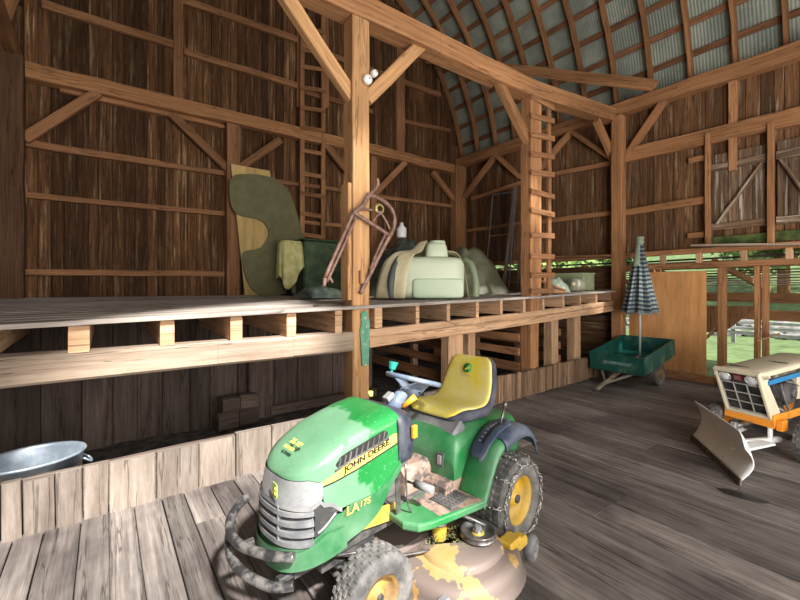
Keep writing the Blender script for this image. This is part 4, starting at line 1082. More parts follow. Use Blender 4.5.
# ================================================================== CREAM LAWN TRACTOR WITH PLOUGH BLADE
M['cream'] = dirty('cream_paint', (.60, .54, .40), (.42, .36, .25), .50, .78, .35, 3)
M['blue'] = flat('blue_stripe', (.015, .17, .40), .35)
M['corange'] = dirty('orange_frame_paint', (.78, .28, .02), (.30, .12, .03), .52, .72, .45, 6)
M['engine'] = flat('engine_black', (.008, .008, .009), .5, .0, col2=(.025, .025, .027), sc=18)
M['plough'] = flat('pale_plough_paint', (.86, .88, .89), .4, .0, col2=(.90, .91, .90), sc=5, col3=(.42, .36, .30), sc3=9, lo3=.66, hi3=.74)
C = empty('lawn_tractor', (4.99, 1.21, 0), R(167.6), 'cream lawn tractor with black grille, orange frame and plough blade at right of picture', 'tractor')
HW = .19
def ctop(x): return .842-x*.055
# hood top shell
rows = []
for i in range(17):
    x = -1.22*i/16; zt = ctop(x)
    row = []
    for (y, dz_) in ((-HW, -.075), (-HW, -.03), (-HW+.006, -.012), (-HW+.022, -.002), (-HW*.5, .008), (0, .012), (HW*.5, .008), (HW-.022, -.002), (HW-.006, -.012), (HW, -.03), (HW, -.075)):
        row.append(V((x-(.0 if i else 0), y, zt+dz_)))
    rows.append(row)
hoodc = MB().grid(rows).build('hood', M['cream'], C, solid=.012)
mb = MB()
for (x, y) in ((-.16, -.05), (-.62, .07)):
    mb.prism([(x+.025*math.cos(t)*1.0, y+.085*math.sin(t)*(1 if i % 2 else 1)) for i, t in enumerate([2*math.pi*k/16 for k in range(16)])], (0, 0, .004), (0, 0, ctop(x)+.0085), (1, 0, .0), (0, 1, 0))
mb.build('hood_slot', M['black'], hoodc)
# front bezel: leaning frame
A = V((0, 0, .842)); Bt = V((-.235, 0, .385)); dn = (Bt-A); Ld = dn.length; dn.normalize(); nf_ = V((-dn.z, 0, dn.x)); nf_ = nf_ if nf_.x > 0 else -nf_
def fp(y, t, o=0.): return A+V((0, y, 0))+dn*t+nf_*o
mb = MB()
mb.beam(fp(-HW, .012), fp(HW, .012), .05, .028, up=dn, jit=0, ch=.008)
mb.beam(fp(-HW, Ld-.012), fp(HW, Ld-.012), .05, .028, up=dn, jit=0, ch=.008)
for sg in (1, -1): mb.beam(fp(sg*(HW-.011), 0), fp(sg*(HW-.011), Ld), .05, .026, up=(0, 1, 0), jit=0, ch=.008)
bez = mb.build('front_bezel', M['cream'], C)
# side skirts behind the bezel (pillars)
for sg in (1, -1):
    mb = MB().prism([(-.01, .835), (-.245, .385), (-.47, .30), (-.155, .74), (-.17, .80)], (0, .012*-sg, 0), (0, sg*HW, 0), (1, 0, 0), (0, 0, 1)); mb.build('side_skirt', M['cream'], C)
    MB().beam((-.15, sg*(HW+.004), .742), (-1.2, sg*(HW+.004), .80), .008, .046, jit=0, ch=.002).build('side_stripe', M['blue'], C, 'blue side stripe')
    MB().beam((-.20, sg*(HW-.004), .785), (-1.2, sg*(HW-.004), .842), .008, .04, jit=0, ch=.002).build('side_vent', M['black'], C)
gl = MB().beam(fp(-HW+.015, Ld/2, -.03), fp(HW-.015, Ld/2, -.03), .015, Ld-.03, up=dn, jit=0, ch=0).build('grille', M['engine'], C, 'black grille')
MB().beam(fp(-HW+.02, .085, -.008), fp(HW-.02, .085, -.008), .02, .12, up=dn, jit=0, ch=.004).build('lamp_panel', M['engine'], gl)
sil = flat('grille_silver', (.42, .42, .40), .4, .3)
mb = MB()
for k in range(4): t = .155+(Ld-.19)*k/3; mb.beam(fp(-HW+.02, t), fp(HW-.02, t), .012, .010, up=dn, jit=0, ch=.002)
for k in range(4): y = -HW+.024+(2*HW-.048)*k/3; mb.beam(fp(y, .155), fp(y, Ld-.035), .012, .010, up=(0, 1, 0), jit=0, ch=.002)
mb.build('grille_bars', sil, gl)
mb = MB()
for k in range(3):
    for q in range(5):
        t = .155+(Ld-.19)*(k+(q+1)/6)/3; mb.beam(fp(-HW+.03, t, -.012), fp(HW-.03, t, -.012), .008, .004, up=dn, jit=0, ch=0)
mb.build('fine_louvres', M['dgrey'], gl)
for sg in (1, -1):
    m3 = frame4((0, 0, 0), (0, 1, 0), -dn).to_3x3()
    if (m3 @ V((0, 0, 1))).dot(nf_) < 0: m3 = m3 @ Matrix.Diagonal((1, 1, -1))
    lm = MB().lathe([(.055, .0), (.055, .008), (.048, .010), (.040, .004), (.0001, -.0)], 28, rot=m3, c=fp(sg*.112, .088, .005)).build('headlight', M['silver'], C, 'round chrome headlight')
    MB().lathe([(.044, .004), (.03, .012), (.0001, .016)], 24, rot=m3, c=fp(sg*.112, .088, .005)).build('headlight_glass', flat('lamp_glass', (.62, .64, .66), .12), lm)
bd = MB().beam(fp(-.030, .082, .006), fp(.030, .082, .006), .008, .055, up=dn, jit=0, ch=.002).build('badge', flat('red_badge', (.30, .02, .03), .4), C)
MB().beam(fp(-.022, .072, .012), fp(.022, .072, .012), .002, .010, up=dn, jit=0, ch=0).beam(fp(-.022, .092, .012), fp(.022, .092, .012), .002, .008, up=dn, jit=0, ch=0).build('badge_bars', M['grille'], bd)
# engine
en = MB().box((-.60, 0, .58), (.40, .26, .26), ch=.02).build('engine', M['engine'], C)
MB().lathe([(.0001, .0), (.10, .0), (.125, -.02), (.13, -.06), (.0001, -.06)], 32, axis='y', c=(-.62, .185, .60)).build('flywheel_cover', M['dgrey'], en)
MB().lathe([(.0001, .02), (.05, .02), (.055, .0), (.0001, .0)], 6, axis='y', c=(-.62, .185, .60), sm=False).build('screen', M['steel'], en)
mb = MB()
for k in range(9): mb.box((-.44, .02, .50+.022*k), (.16, .24, .006), ch=0)
mb.build('cooling_fins', M['dgrey'], en)
MB().tube([(-.45, .16, .70), (-.42, .19, .62), (-.47, .20, .50), (-.55, .19, .42)], .010, 8, smooth=4).tube([(-.52, .17, .72), (-.60, .2, .70), (-.72, .19, .66)], .008, 8, smooth=4).build('hose', M['rubber'], en)
MB().tube([(-.40, .13, .46), (-.40, .17, .46), (-.50, .19, .40)], .018, 10).build('muffler_pipe', M['steel'], en)
# orange frame
MB().prism([(-.205, -.155), (.205, -.17), (.215, -.12), (.205, -.095), (-.20, -.09)], (-.03, 0, 0), (-.215, 0, .47), (0, 1, 0), (0, 0, 1)).build('front_frame', M['corange'], C, 'orange front cross plate')
for sg in (1, -1): MB().beam((-.22, sg*.20, .385), (-1.2, sg*.20, .42), .012, .075, jit=0).build('frame_rail', M['corange'], C)
mb = MB()
for y in (-.10, .02, .14): mb.lathe([(.0001, .006), (.009, .006), (.009, .0)], 6, axis='x', c=(-.222, y, .40), sm=False)
mb.build('frame_bolt', M['steel'], C)
MB().box((-.30, .235, .33), (.10, .05, .10)).build('axle_bracket', M['corange'], C)
MB().beam((-.42, -.36, .20), (-.42, .36, .20), .05, .05, jit=0).box((-.42, 0, .28), (.08, .10, .14)).build('front_axle', M['dgrey'], C)
tyre(C, (-.42, .40, .20), .20, .15, .10, 1, name='front_wheel', n=22, rimmat='corange'); tyre(C, (-.34, -.30, .20), .20, .15, .10, -1, name='front_wheel', n=22, rimmat='corange')
tyre(C, (-1.75, .40, .29), .29, .24, .15, 1, name='rear_wheel', n=26, rimmat='corange'); tyre(C, (-1.75, -.40, .29), .29, .24, .15, -1, name='rear_wheel', n=26, rimmat='corange')
boxloft([(-1.35, .55, .28, .12), (-1.5, .62, .29, .18), (-2.0, .62, .29, .18), (-2.1, .55, .26, .1)], 24, 5).build('rear_body', M['cream'], C)
MB().grid(seat_sec([(a-1.95, b-.02, c, d) for a, b, c, d in SP]), closed_v=True).build('seat', M['black'], C)
MB().beam((-1.25, 0, .80), (-1.25, 0, .45), .36, .10, up=(0, 1, 0), jit=0).tube([(-1.28, 0, .85), (-1.76, 0, .98)], .02, 10).build('dash', M['cream'], C)
mb = MB(); c0 = V((-1.82, 0, 1.0)); a0 = V((-.5, 0, .86)).normalized(); u0 = V((0, 1, 0)); w0 = a0.cross(u0)
mb.grid([[c0+(u0*math.cos(t)+w0*math.sin(t))*(.17+.013*math.cos(q))+a0*.013*math.sin(q) for q in [2*math.pi*k/8 for k in range(8)]] for t in [2*math.pi*k/32 for k in range(32)]], closed_u=True, closed_v=True)
for t in (0, 2.1, 4.2): mb.tube([c0, c0+(u0*math.cos(t)+w0*math.sin(t))*.17], .01, 8)
mb.build('steering_wheel', M['black'], C)
# blade
BL, BR_ = V((-.04, -.425, 0)), V((.655, .355, 0)); bd_ = (BR_-BL).normalized(); bn = V((bd_.y, -bd_.x, 0)); LB = (BR_-BL).length
rows = []
for i in range(25):
    f = i/24; s_ = f*LB; row = []
    tr = 0 if f < .90 else ((f-.90)/.10)**2*.30
    for j in range(13):
        g = j/12; h = .03+(.40-tr*.4)*g*(1-.0*f); cur = -.085*math.sin(math.pi*min(1, g*.95))-.02*g
        endcurl = .05*(f-.5)**2*0
        row.append(BL+bd_*s_*(1 if g < .5 else 1)+bn*(cur)+V((0, 0, h)))
    rows.append(row)
bl = MB().grid(rows).build('plough_blade', M['plough'], C, 'curved pale grey snow plough blade', solid=.008)
MB().beam(BL+bn*.01+V((0, 0, .035)), BR_+bn*.01+bd_*.03+V((0, 0, .035)), .012, .06, jit=.002, ch=0).build('cutting_edge', flat('rusty_edge', (.05, .04, .035), .7, col2=(.22, .17, .13), sc=22), bl)
mb = MB()
for f in (.25, .5, .75): mb.beam(BL+bd_*LB*f-bn*.13+V((0, 0, .10)), BL+bd_*LB*f-bn*.13+V((0, 0, .30)), .012, .05, up=bn, jit=0)
mb.build('blade_rib', M['plough'], bl)
pg = M['plough']
MB().beam((.16, .06, .17), (-.62, .22, .16), .05, .05, jit=0).build('push_arm', pg, C); MB().beam((.10, -.06, .17), (-.62, -.18, .16), .05, .05, jit=0).build('push_arm', pg, C)
MB().beam((.40, .20, .20), (-.10, .22, .19), .10, .02, jit=0).build('pivot_plate', pg, C)
MB().beam((-.26, .16, .34), (-.26, .16, .17), .04, .03, up=(0, 1, 0), jit=0).build('hanger', pg, C); MB().beam((.02, .0, .34), (.02, .0, .16), .05, .05, up=(0, 1, 0), jit=0).build('spring_bracket', M['steel'], C)
MB().tube([(.05, 0, .30), (-.2, .02, .30)], .02, 10).build('spring', M['steel'], C)

# ================================================================== THINGS ON THE LOFT
YG2 = 8.2
def board_px(name, px, Y, d, mat, label, cat, lean=0., zmin=1.51):
    P = [pY(a, b, Y) for a, b in px]; P = [V((p.x, Y, max(p.z, zmin))) for p in P]; x0 = min(p.x for p in P); x1 = max(p.x for p in P); z0 = min(p.z for p in P)
    mb = MB().prism([(p.x-(x0+x1)/2, p.z-z0) for p in P], (0, d, 0)); o = mb.build(name, mat); o.location = (0, 0, 0)
    o.rotation_euler = (-lean, 0, 0); o.location = ((x0+x1)/2, Y, z0+.003); return tag(o, label, cat)
gx = [(40, 130), (50, 124), (65, 122), (95, 122), (120, 124), (150, 131), (170, 141), (190, 157), (205, 178), (218, 215), (232, 265), (244, 320), (247, 370), (244, 430), (238, 470), (200, 475), (150, 476), (115, 473), (92, 455), (76, 425), (68, 395), (65, 372), (66, 356), (72, 347), (85, 343), (100, 342), (120, 335), (135, 318), (143, 298), (140, 278), (128, 262), (112, 253), (90, 249), (68, 245), (50, 238), (38, 222), (32, 200), (30, 175), (30, 155), (33, 140)]
gx = [(220+a*.35, 130+b*.35) for a, b in gx]
M['felt'] = flat('dark_green_felt', (.15, .145, .07), .85, col2=(.185, .175, .09), sc=5, col3=(.20, .19, .10), sc3=22, lo3=.70, hi3=.74)
gb = board_px('scenery_board', gx, 7.93, .025, M['felt'], 'tall rounded dark green board with a cut-out notch leaning at the end wall', 'board', lean=.045)
board_px('plywood_sheet', [(232, 163), (271, 170), (290, 296), (245, 296)], 8.02, .012, M['yellowply'], 'yellow plywood sheet leaning behind the rounded green board', 'board', lean=.03)
# stool and cloth
s_ = empty('stool', (pY(289, 292, 7.6).x, 7.6, 1.505), 0, 'small black pedestal stool under the draped cloth', 'stool')
MB().lathe([(.0001, .045), (.05, .045), (.10, .03), (.17, .02), (.18, 0)], 24).build('foot', M['black'], s_)
MB().tube([(0, 0, .03), (0, 0, 1.01)], [.05, .075], 16).build('column', M['black'], s_); MB().lathe([(.0001, 1.04), (.19, 1.04), (.20, 1.0), (.0001, 1.0)], 24).build('seat', M['black'], s_)
M['cloth'] = flat('pale_yellow_cloth', (.62, .58, .22), .9, col2=(.80, .76, .40), sc=5)
def drape(name, c, rx, ry, ztop, dropf, mat, n=96, nr=22, folds=9, amp=.05, seed=1., thick=.006, sq_=2.6):
    rows = []
    for i in range(n):
        a = 2*math.pi*i/n; ca, sa = sgn(math.cos(a), 2/sq_), sgn(math.sin(a), 2/sq_); row = []; dr = dropf(a)
        for j in range(nr+1):
            f = j/nr
            if f < .35: k = f/.35; r_ = k*.96; z = ztop+.012*noise.noise(V((ca*k*3, sa*k*3, seed)))
            else:
                k = (f-.35)/.65; r_ = .96+.08*min(1, k*5)+k*amp*1.4*(math.sin(a*folds+seed)*.7+noise.noise(V((ca*2, sa*2, seed)))*1.2)+.03*k; z = ztop-.02*min(1, k*6)-dr*k
            row.append(V((ca*rx*r_, sa*ry*r_, z)))
        rows.append(row)
    o = MB().grid(rows, closed_u=True).build(name, mat, solid=thick); o.location = c; return o
cd = drape('draped_cloth', (s_.location.x+.02, 7.6, 1.505), .225, .20, 1.06, lambda a: .58+.24*math.sin(a*1+3.9)+.12*math.sin(3*a+1), M['cloth'], seed=3.2, amp=.12)
for p in cd.data.vertices: p.co.z -= .0
rebase(cd); tag(cd, 'pale yellow cloth draped over the small black stool on the loft', 'cloth')
# green cabinet
M['dkgreen'] = flat('dark_green_metal', (.05, .09, .05), .45, .2, col2=(.11, .16, .08), sc=4, col3=(.22, .25, .14), sc3=6, lo3=.72, hi3=.76)
a = pY(304, 240, 7.5); b = pY(352, 240, 7.5)
g = empty('metal_cabinet', ((a.x+b.x)/2, 7.75, 1.505), 0, 'low dark green metal cabinet on the loft between the cloth and the near post', 'cabinet')
Wc = b.x-a.x; Hc = a.z-1.505
MB().box((0, 0, Hc/2), (Wc, .5, Hc), ch=.03).build('body', M['dkgreen'], g); MB().box((-.25*Wc, -.255, Hc*.48), (Wc*.44, .015, Hc*.86), ch=.008).build('door', M['dkgreen'], g); MB().box((.25*Wc, -.255, Hc*.48), (Wc*.44, .015, Hc*.86), ch=.008).build('door', M['dkgreen'], g)
MB().box((0, 0, Hc+.02), (Wc+.04, .52, .03), ch=.01).build('lid', M['dkgreen'], g)
# lumpy tarpaulins
def lump(name, c, rx, ry, h, mat, label, cat, seed=0., rz=0., n=64, p=2.2, rough=.10, sharp=7.):
    rows = []
    for i in range(n):
        a = 2*math.pi*i/n; row = []
        for j in range(22):
            f = j/21; r_ = math.sin(f*math.pi/2); z = h*max(0, 1-r_**p)
            q = V((math.cos(a)*r_*2.2, math.sin(a)*r_*2.2, seed)); nz = noise.noise(q)*.9+noise.noise(q*2.7)*.45+abs(noise.noise(q*1.3+V((5, 1, 0))))*.8
            cre = abs(noise.noise(V((math.cos(a)*sharp*.5, math.sin(a)*sharp*.5, seed+r_*1.2))))
            rr = 1+rough*nz*r_+.10*cre*r_
            row.append(V((math.cos(a)*r_*rx*rr, math.sin(a)*r_*ry*rr, max(.004, z*(1+rough*2.2*nz*(1-f*.3))+ .05*h*cre*(1-f)))))
        rows.append(row)
    o = MB().grid(rows, closed_u=True).build(name, mat); o.location = c; o.rotation_euler = (0, 0, rz); return tag(o, label, cat)
M['tarpg'] = flat('grey_green_tarp', (.16, .17, .11), .5, col2=(.27, .27, .19), sc=3, bump=.5)
M['tarpd'] = flat('dark_plastic_sheet', (.035, .05, .045), .35, col2=(.09, .11, .09), sc=6, bump=.5)
M['canvas'] = flat('beige_canvas', (.48, .42, .26), .85, col2=(.60, .54, .36), sc=2.2, bump=.4)
lump('plastic_bundle', (2.62, 5.6, 1.50), .42, .28, .17, M['tarpd'], 'dark crumpled plastic bundle on the loft just left of the near post', 'bundle', 4.)
lump('tarpaulin', (6.25, 6.0, 1.515), .80, .85, .92, M['tarpg'], 'grey-green tarpaulin heaped on the loft between the white tank and the ladder post', 'tarpaulin', 9., .2)
lump('plastic_sheeting', (4.85, 6.35, 1.51), 1.0, .6, 1.02, M['tarpd'], 'dark plastic sheeting heaped behind the white tank', 'sheeting', 2., .1, rough=.06)
# white poly tank
TK = empty('water_tank', (3.84, 4.50, 1.495), R(-36), 'white translucent plastic tank half covered with canvas on the loft edge', 'tank')
m, nt, b = newmat('white_poly'); b.inputs['Base Color'].default_value = (.50, .56, .41, 1); b.inputs['Roughness'].default_value = .38
b.inputs['Subsurface Weight'].default_value = .0; M['poly'] = m
m, nt, b = newmat('white_poly_lower'); b.inputs['Base Color'].default_value = (.38, .47, .32, 1); b.inputs['Roughness'].default_value = .32; M['poly2'] = m
def rbox(mb, c, s, e=4.5, n=40, lv=14, taper=0.):
    rows = []
    for j in range(lv+1):
        ph = -math.pi/2+math.pi*j/lv; cz_, sz = sgn(math.cos(ph), 2/e), sgn(math.sin(ph), 2/e); tp = 1-taper*(sz+1)/2
        rows.append([V((c[0]+s[0]/2*cz_*tp*sgn(math.cos(a), 2/e), c[1]+s[1]/2*cz_*tp*sgn(math.sin(a), 2/e), c[2]+s[2]/2*sz)) for a in [2*math.pi*k/n for k in range(n)]])
    return mb.grid(rows, closed_v=True)
rbox(MB(), (0, 0, .30), (.98, .80, .60), 6).build('body', M['poly'], TK)
rbox(MB(), (.10, -.39, .15), (.70, .08, .27), 9).build('moulded_panel', M['poly2'], TK)
nk = rbox(MB(), (.10, -.08, .68), (.36, .34, .26), 4.5, taper=.22).build('neck', M['poly'], TK)
MB().lathe([(.0001, .05), (.11, .05), (.12, .03), (.12, 0)], 28, c=(.12, -.06, .79)).build('cap', M['poly'], nk)
mb = MB(); rows = [];
for i in range(22):
    f = i/21; x = -.42-.10*math.sin(f*2.2)-.04*f; y = -.26-.16*min(1, f*1.6); z = .60*(1-f**1.25)+.01
    rows.append([V((x-.05, y+.01, z)), V((x-.03, y-.035, z)), V((x+.03, y-.035, z)), V((x+.05, y+.01, z))])
MB().grid(rows).build('strap', flat('dark_grey_strap', (.07, .08, .08), .6), TK, 'dark grey strap', solid=.01)
MB().tube([(.52, -.12, .56), (.60, -.22, .46), (.64, -.28, .22), (.63, -.30, .03)], [.045, .045, .05, .055], 14, smooth=6).build('pipe', flat('grey_green_pipe', (.20, .24, .15), .5), TK, 'grey-green pipe bent down its right side')
# canvas over the tank (open at the front)
rows = []; n = 72
for i in range(n+1):
    a = R(-20)+R(262)*i/n; row = []
    for j in range(26):
        f = j/25; r_ = .20+.80*f**.8
        cre = noise.noise(V((math.cos(a)*2.6, math.sin(a)*2.6, 1.7)))+.6*noise.noise(V((math.cos(a)*6, math.sin(a)*6, 4+f)))
        z = .66*(1-f**5)+.17*math.exp(-((r_-.2)/.16)**2)+.04*cre*f*(1-f)*3+.012
        k = 1+.16*cre*f+.10*f
        side = 1.12 if math.cos(a) < 0 else .80
        row.append(V((math.cos(a)*.66*side*r_*k+.06*(1-f), math.sin(a)*.60*r_*k+.02, max(z, .01))))
    rows.append(row)
o = MB().grid(rows).build('canvas_cover', M['canvas'], solid=.006); o.location = (3.84, 4.52, 1.50); o.rotation_euler = (0, 0, R(-36))
tag(o, 'beige canvas draped over the back and left side of the white tank', 'canvas')
# jug on the sheeting
o = MB().lathe([(.0001, 0), (.09, 0), (.10, .03), (.10, .18), (.04, .25), (.035, .30), (.0001, .30)], 20).build('plastic_jug', M['white']); q = pY(403, 236, 6.35); o.location = (q.x, 6.40, q.z-.03); tag(o, 'small white jug standing on the dark sheeting behind the tank', 'jug')
# screen frame, boards leaning in the corner
fr = empty('screen_frame', tuple(pX(503, 268, 8.15).xy)+(1.51,), 0, 'thin rectangular screen frame leaning on the right wall, left of the ladder post', 'frame')
P = [pX(493, 195, 8.30), pX(516, 191, 8.30), pX(508, 290, 8.1), pX(484, 294, 8.1)]
of = V(fr.location)
P[2].z = P[3].z = 1.525
for q, (i, j) in enumerate(((0, 1), (1, 2), (2, 3), (3, 0))): MB().beam(P[i]-of, P[j]-of, .025, .035, jit=0).build('frame_rail', M['grille'], fr)
m1 = P[0].lerp(P[3], .42); m2 = P[1].lerp(P[2], .42); MB().beam(m1-of, m2-of, .02, .03, jit=0).build('cross_rail', M['girt'], fr)
mb = MB(); mb.v = [p-of for p in P]; mb.face([0, 1, 2, 3]); mb.build('mesh_screen', flat('dark_mesh', (.03, .032, .025), .8, alpha=.3), fr)
for (p, q, lab) in (((515, 186), (503, 292), 'dark slanting plank leaning in front of the screen frame'), ((527, 200), (517, 292), 'dark upright plank leaning beside the ladder post')):
    a = pX(*p, 8.0); b = pX(*q, 7.7); b.z = 1.53; timber('leaning_plank', b, a, .12, .03, 'under', lab, 'plank', up=(0, 1, 0))
# debris near the joists right of the tank
for i, (px, py, r_) in enumerate(((497, 289, .06), (505, 291, .05), (488, 291, .05))):
    o = lump('rubble_lump', tuple(pZ(px, 293, 1.525)), .16, .12, .10, M['canvas'] if i != 1 else M['tarpg'], ['pale rag lying on the loft floor under the screen frame, nearest the ladder post', 'small greenish rag on the loft floor under the screen frame', 'small pale rag on the loft floor beside the grey-green tarpaulin'][[1, 0, 2].index(i)] if False else ['beige rag on the loft floor right of the grey-green tarpaulin', 'greenish rag on the loft floor at the foot of the slanting plank', 'crumpled beige rag touching the grey-green tarpaulin'][i], 'rag', 20+i)
# loft end, right of the ladder
def onloft(px, Y): 
    p = pY(px, 280, Y); return p.x
sh = timber('long_shelf', pX(552, 257, 8.2), pX(612, 256, 8.2), .25, .04, 'girt', 'long narrow shelf on the right wall between the ladder and the umbrella post', 'shelf')
x = pX(595, 275, 8.0)
bx_ = empty('storage_box', (7.75, x.y+.35, 1.60), 0, 'pale green box on the loft floor right of the ladder', 'box')
MB().box((0, 0, .16), (.42, .72, .32), ch=.01).build('body', flat('pale_green_box', (.30, .36, .20), .6, col2=(.40, .45, .28), sc=6), bx_); MB().box((0, 0, .335), (.44, .75, .03), ch=.01).build('lid', flat('box_lid', (.40, .46, .30), .6), bx_)
pt = empty('cooking_pot', (7.35, 4.22, 1.585), 0, 'round pale metal pot lying on its side at the loft edge', 'pot')
m3 = Matrix.Rotation(R(-90), 3, 'Y') @ Matrix.Rotation(0, 3, 'Z')
MB().lathe([(.0001, 0), (.12, 0), (.13, .02), (.13, .18), (.14, .19), (.13, .20), (.12, .18), (.11, .03), (.0001, .02)], 28, axis='x', c=(-.1, 0, .135)).build('body', flat('pot_enamel', (.42, .42, .33), .35, .4), pt)
MB().lathe([(.0001, -.02), (.03, -.02), (.05, -.0), (.0001, .0)], 16, axis='x', c=(-.11, 0, .135)).build('lid_knob', M['canvas'], pt)
m, nt, b = newmat('clear_plastic_bag'); b.inputs['Base Color'].default_value = (.30, .36, .28, 1); b.inputs['Roughness'].default_value = .25; b.inputs['Alpha'].default_value = .8; M['bag'] = m
lump('plastic_bag', (7.0, 4.45, 1.57), .26, .26, .26, M['bag'], 'crumpled clear plastic bag on the loft between crossed sticks and the pale pot', 'bag', 30., rough=.14)
for k, (a, b, lab) in enumerate((((6.15, 4.10, 1.60), (6.55, 4.35, 1.86), 'split stick leaning upward on the loft beside the ladder'), ((6.10, 4.30, 1.82), (6.68, 4.05, 1.60), 'split stick crossing over the leaning one beside the ladder'), ((6.0, 4.0, 1.585), (6.45, 3.92, 1.595), 'short offcut lying flat at the loft edge by the ladder'), ((6.25, 4.5, 1.58), (6.75, 4.4, 1.585), 'long offcut lying behind the crossed sticks by the ladder'))):
    timber('wood_offcut', a, b, .08, .045, 'girt', lab, 'wood', jit=.006)
# ================================================================== LADDERS
XA = XM; lad = empty('ladder', (XM+.35, lineY(XM, .10), 1.53), 0, 'wooden ladder of nailed rungs climbing beside the middle barn post', 'ladder')
lo = V(lad.location)
xr = pL(549, 250, .10).x
for nm, xx in (('rail', xr), ):
    a = V((xx, lineY(xx, .10), 1.53)); b = V((xx, lineY(xx, .10), 4.62)); MB().beam(a-lo, b-lo, .085, .05, up=(0, 1, 0)).build(nm, M['beam'], lad)
a = V((XM+.26, lineY(XM, .10), 1.53)); b = V((XM+.26, lineY(XM, .10), 4.62)); MB().beam(a-lo, b-lo, .085, .05, up=(0, 1, 0)).build('rail', M['beam'], lad)
for k, (y0, y1) in enumerate(((96, 108), (116, 121), (134, 139), (154, 157), (172, 175), (191, 197), (210, 215), (235, 236), (256, 257), (275, 275), (291, 291))):
    a = pL(531, y0, .045); b = pL(554, y1, .045); MB().beam(a-lo, b-lo, .03, .085, jit=.003).build('rung', M['girt'], lad)
xl1, xl2 = pY(302, 200, 8.28).x, pY(323, 200, 8.28).x
lad2 = empty('wall_ladder', ((xl1+xl2)/2, 8.28, 1.51), 0, 'tall wooden ladder fixed to the end wall left of the near post', 'ladder'); lo = V(lad2.location)
for xx in (xl1, xl2): MB().beam(V((xx, 8.28, 1.51))-lo, V((xx, 8.28, pY(302, 8, 8.28).z))-lo, .10, .06, up=(0, 1, 0)).build('rail', M['girt'], lad2)
for y in (28, 49, 66, 87, 107, 127, 150, 173, 193, 213, 234, 254, 273):
    a = pY(300, y, 8.24); b = pY(325, y+4, 8.24); MB().beam(a-lo, b-lo, .025, .09, jit=.004).build('rung', M['girt'], lad2)
# ================================================================== ON THE NEAR POST
a = pL(344, 184, .02); b = pL(344, 285, .02); x = XN-.035
timber('nailed_plank', (x, lineY(x, .15), pX(347, 300, x).z), (x, lineY(x, .15), pX(347, 184, x).z), .17, .045, 'post', 'short pale plank nailed to the left face of the near post', 'plank', up=(1, 0, 0))
gm = flat('chipped_green_paint', (.08, .27, .17), .6, col2=(.14, .34, .22), sc=12, col3=(.55, .45, .35), sc3=24, lo3=.60, hi3=.64)
ht = [(361, 314), (363, 311), (367, 311), (368, 318), (369.5, 322), (369, 345), (368.5, 365), (362, 366), (361, 345), (360, 330), (361.5, 324)]
P = [pL(a, b, .045) for a, b in ht]; q0 = min(p.z for p in P)
mb = MB().prism([(p.x-P[0].x, p.z-q0) for p in P], (0, -.012, 0)); o = mb.build('hinge_plate', gm); o.location = (P[0].x, lineY(P[0].x, .052), q0); tag(o, 'chipped green painted iron plate on the foot of the near post', 'plate')
for (px, py, r_, lab) in ((367, 80, .055, 'larger round white ceramic insulator on the near post'), (373.5, 74, .040, 'smaller round white ceramic insulator on the near post, upper right')):
    p = pL(px, py, .03); e = empty('insulator', (p.x, p.y, p.z), 0, lab, 'insulator')
    MB().lathe([(.0001, -.05), (r_*.5, -.05), (r_*.9, -.035), (r_, -.01), (r_*.9, .015), (r_*.5, .03), (.0001, .03)], 24, axis='y').build('body', M['white'], e)
    MB().lathe([(.0001, -.056), (r_*.14, -.056), (r_*.16, -.045)], 12, axis='y').build('screw', M['steel'], e)
p = pL(362, 277, .03); o = MB().box((0, 0, 0), (.055, .04, .14)).build('wood_block', M['post']); o.location = p+V((0, .0, 0)); tag(o, 'small wooden block nailed low on the front of the near post', 'block')
# hay tool
M['pinkrust'] = flat('pinkish_rusty_iron', (.20, .11, .08), .6, .3, col2=(.33, .21, .17), sc=12)
HT = empty('hay_tool', tuple(pL(352, 285, -.02)), 0, 'rusty antique iron tool of bent rods hanging on the near post', 'tool'); lo = V(HT.location)
def hp(px, py, off=-.0): return pL(px, py, off)-lo
def ht_(nm, pts, r_, off=(0., 0.), sm_=5, lab=None):
    n = len(pts); MB().tube([hp(a, b, off[0]+(off[1]-off[0])*i/max(1, n-1)) for i, (a, b) in enumerate(pts)], [x*1.2 for x in r_] if isinstance(r_, list) else r_*1.2, 10, smooth=sm_).build(nm, M['pinkrust'], HT, lab)
ht_('long_rod', [(325, 278), (340, 243), (353, 213)], .016, (-.02, .0)); ht_('long_rod', [(327, 282), (343, 247), (356, 217)], .013, (.0, .0)); ht_('point', [(325, 278), (324, 287)], [.016, .005], (-.02, -.02)); ht_('barb', [(329, 276), (333, 283)], [.01, .004])
ht_('neck_bar', [(353, 213), (362, 206), (369, 195)], [.022, .030], (.0, .0)); ht_('cross_bar', [(353, 212), (372, 224), (389, 235)], .018, (.0, -.03))
ht_('loop', [(369, 195), (380, 199), (389, 206), (394, 215), (394, 226), (390, 236)], .020, (.0, -.03)); ht_('tail_rod', [(390, 235), (381, 252), (373, 268), (360, 294)], [.02, .012], (-.03, .02)); ht_('tail_rod', [(386, 233), (377, 252), (370, 270)], .012, (-.03, .0))
ht_('hook', [(369, 195), (375, 190), (378, 184), (377, 178)], [.014, .006], (.0, .0)); ht_('link_rod', [(372, 224), (376, 217), (381, 214), (386, 221), (390, 230)], .011, (-.02, -.03)); ht_('link_rod', [(354, 211), (366, 209), (374, 211)], .012, (.0, -.02))
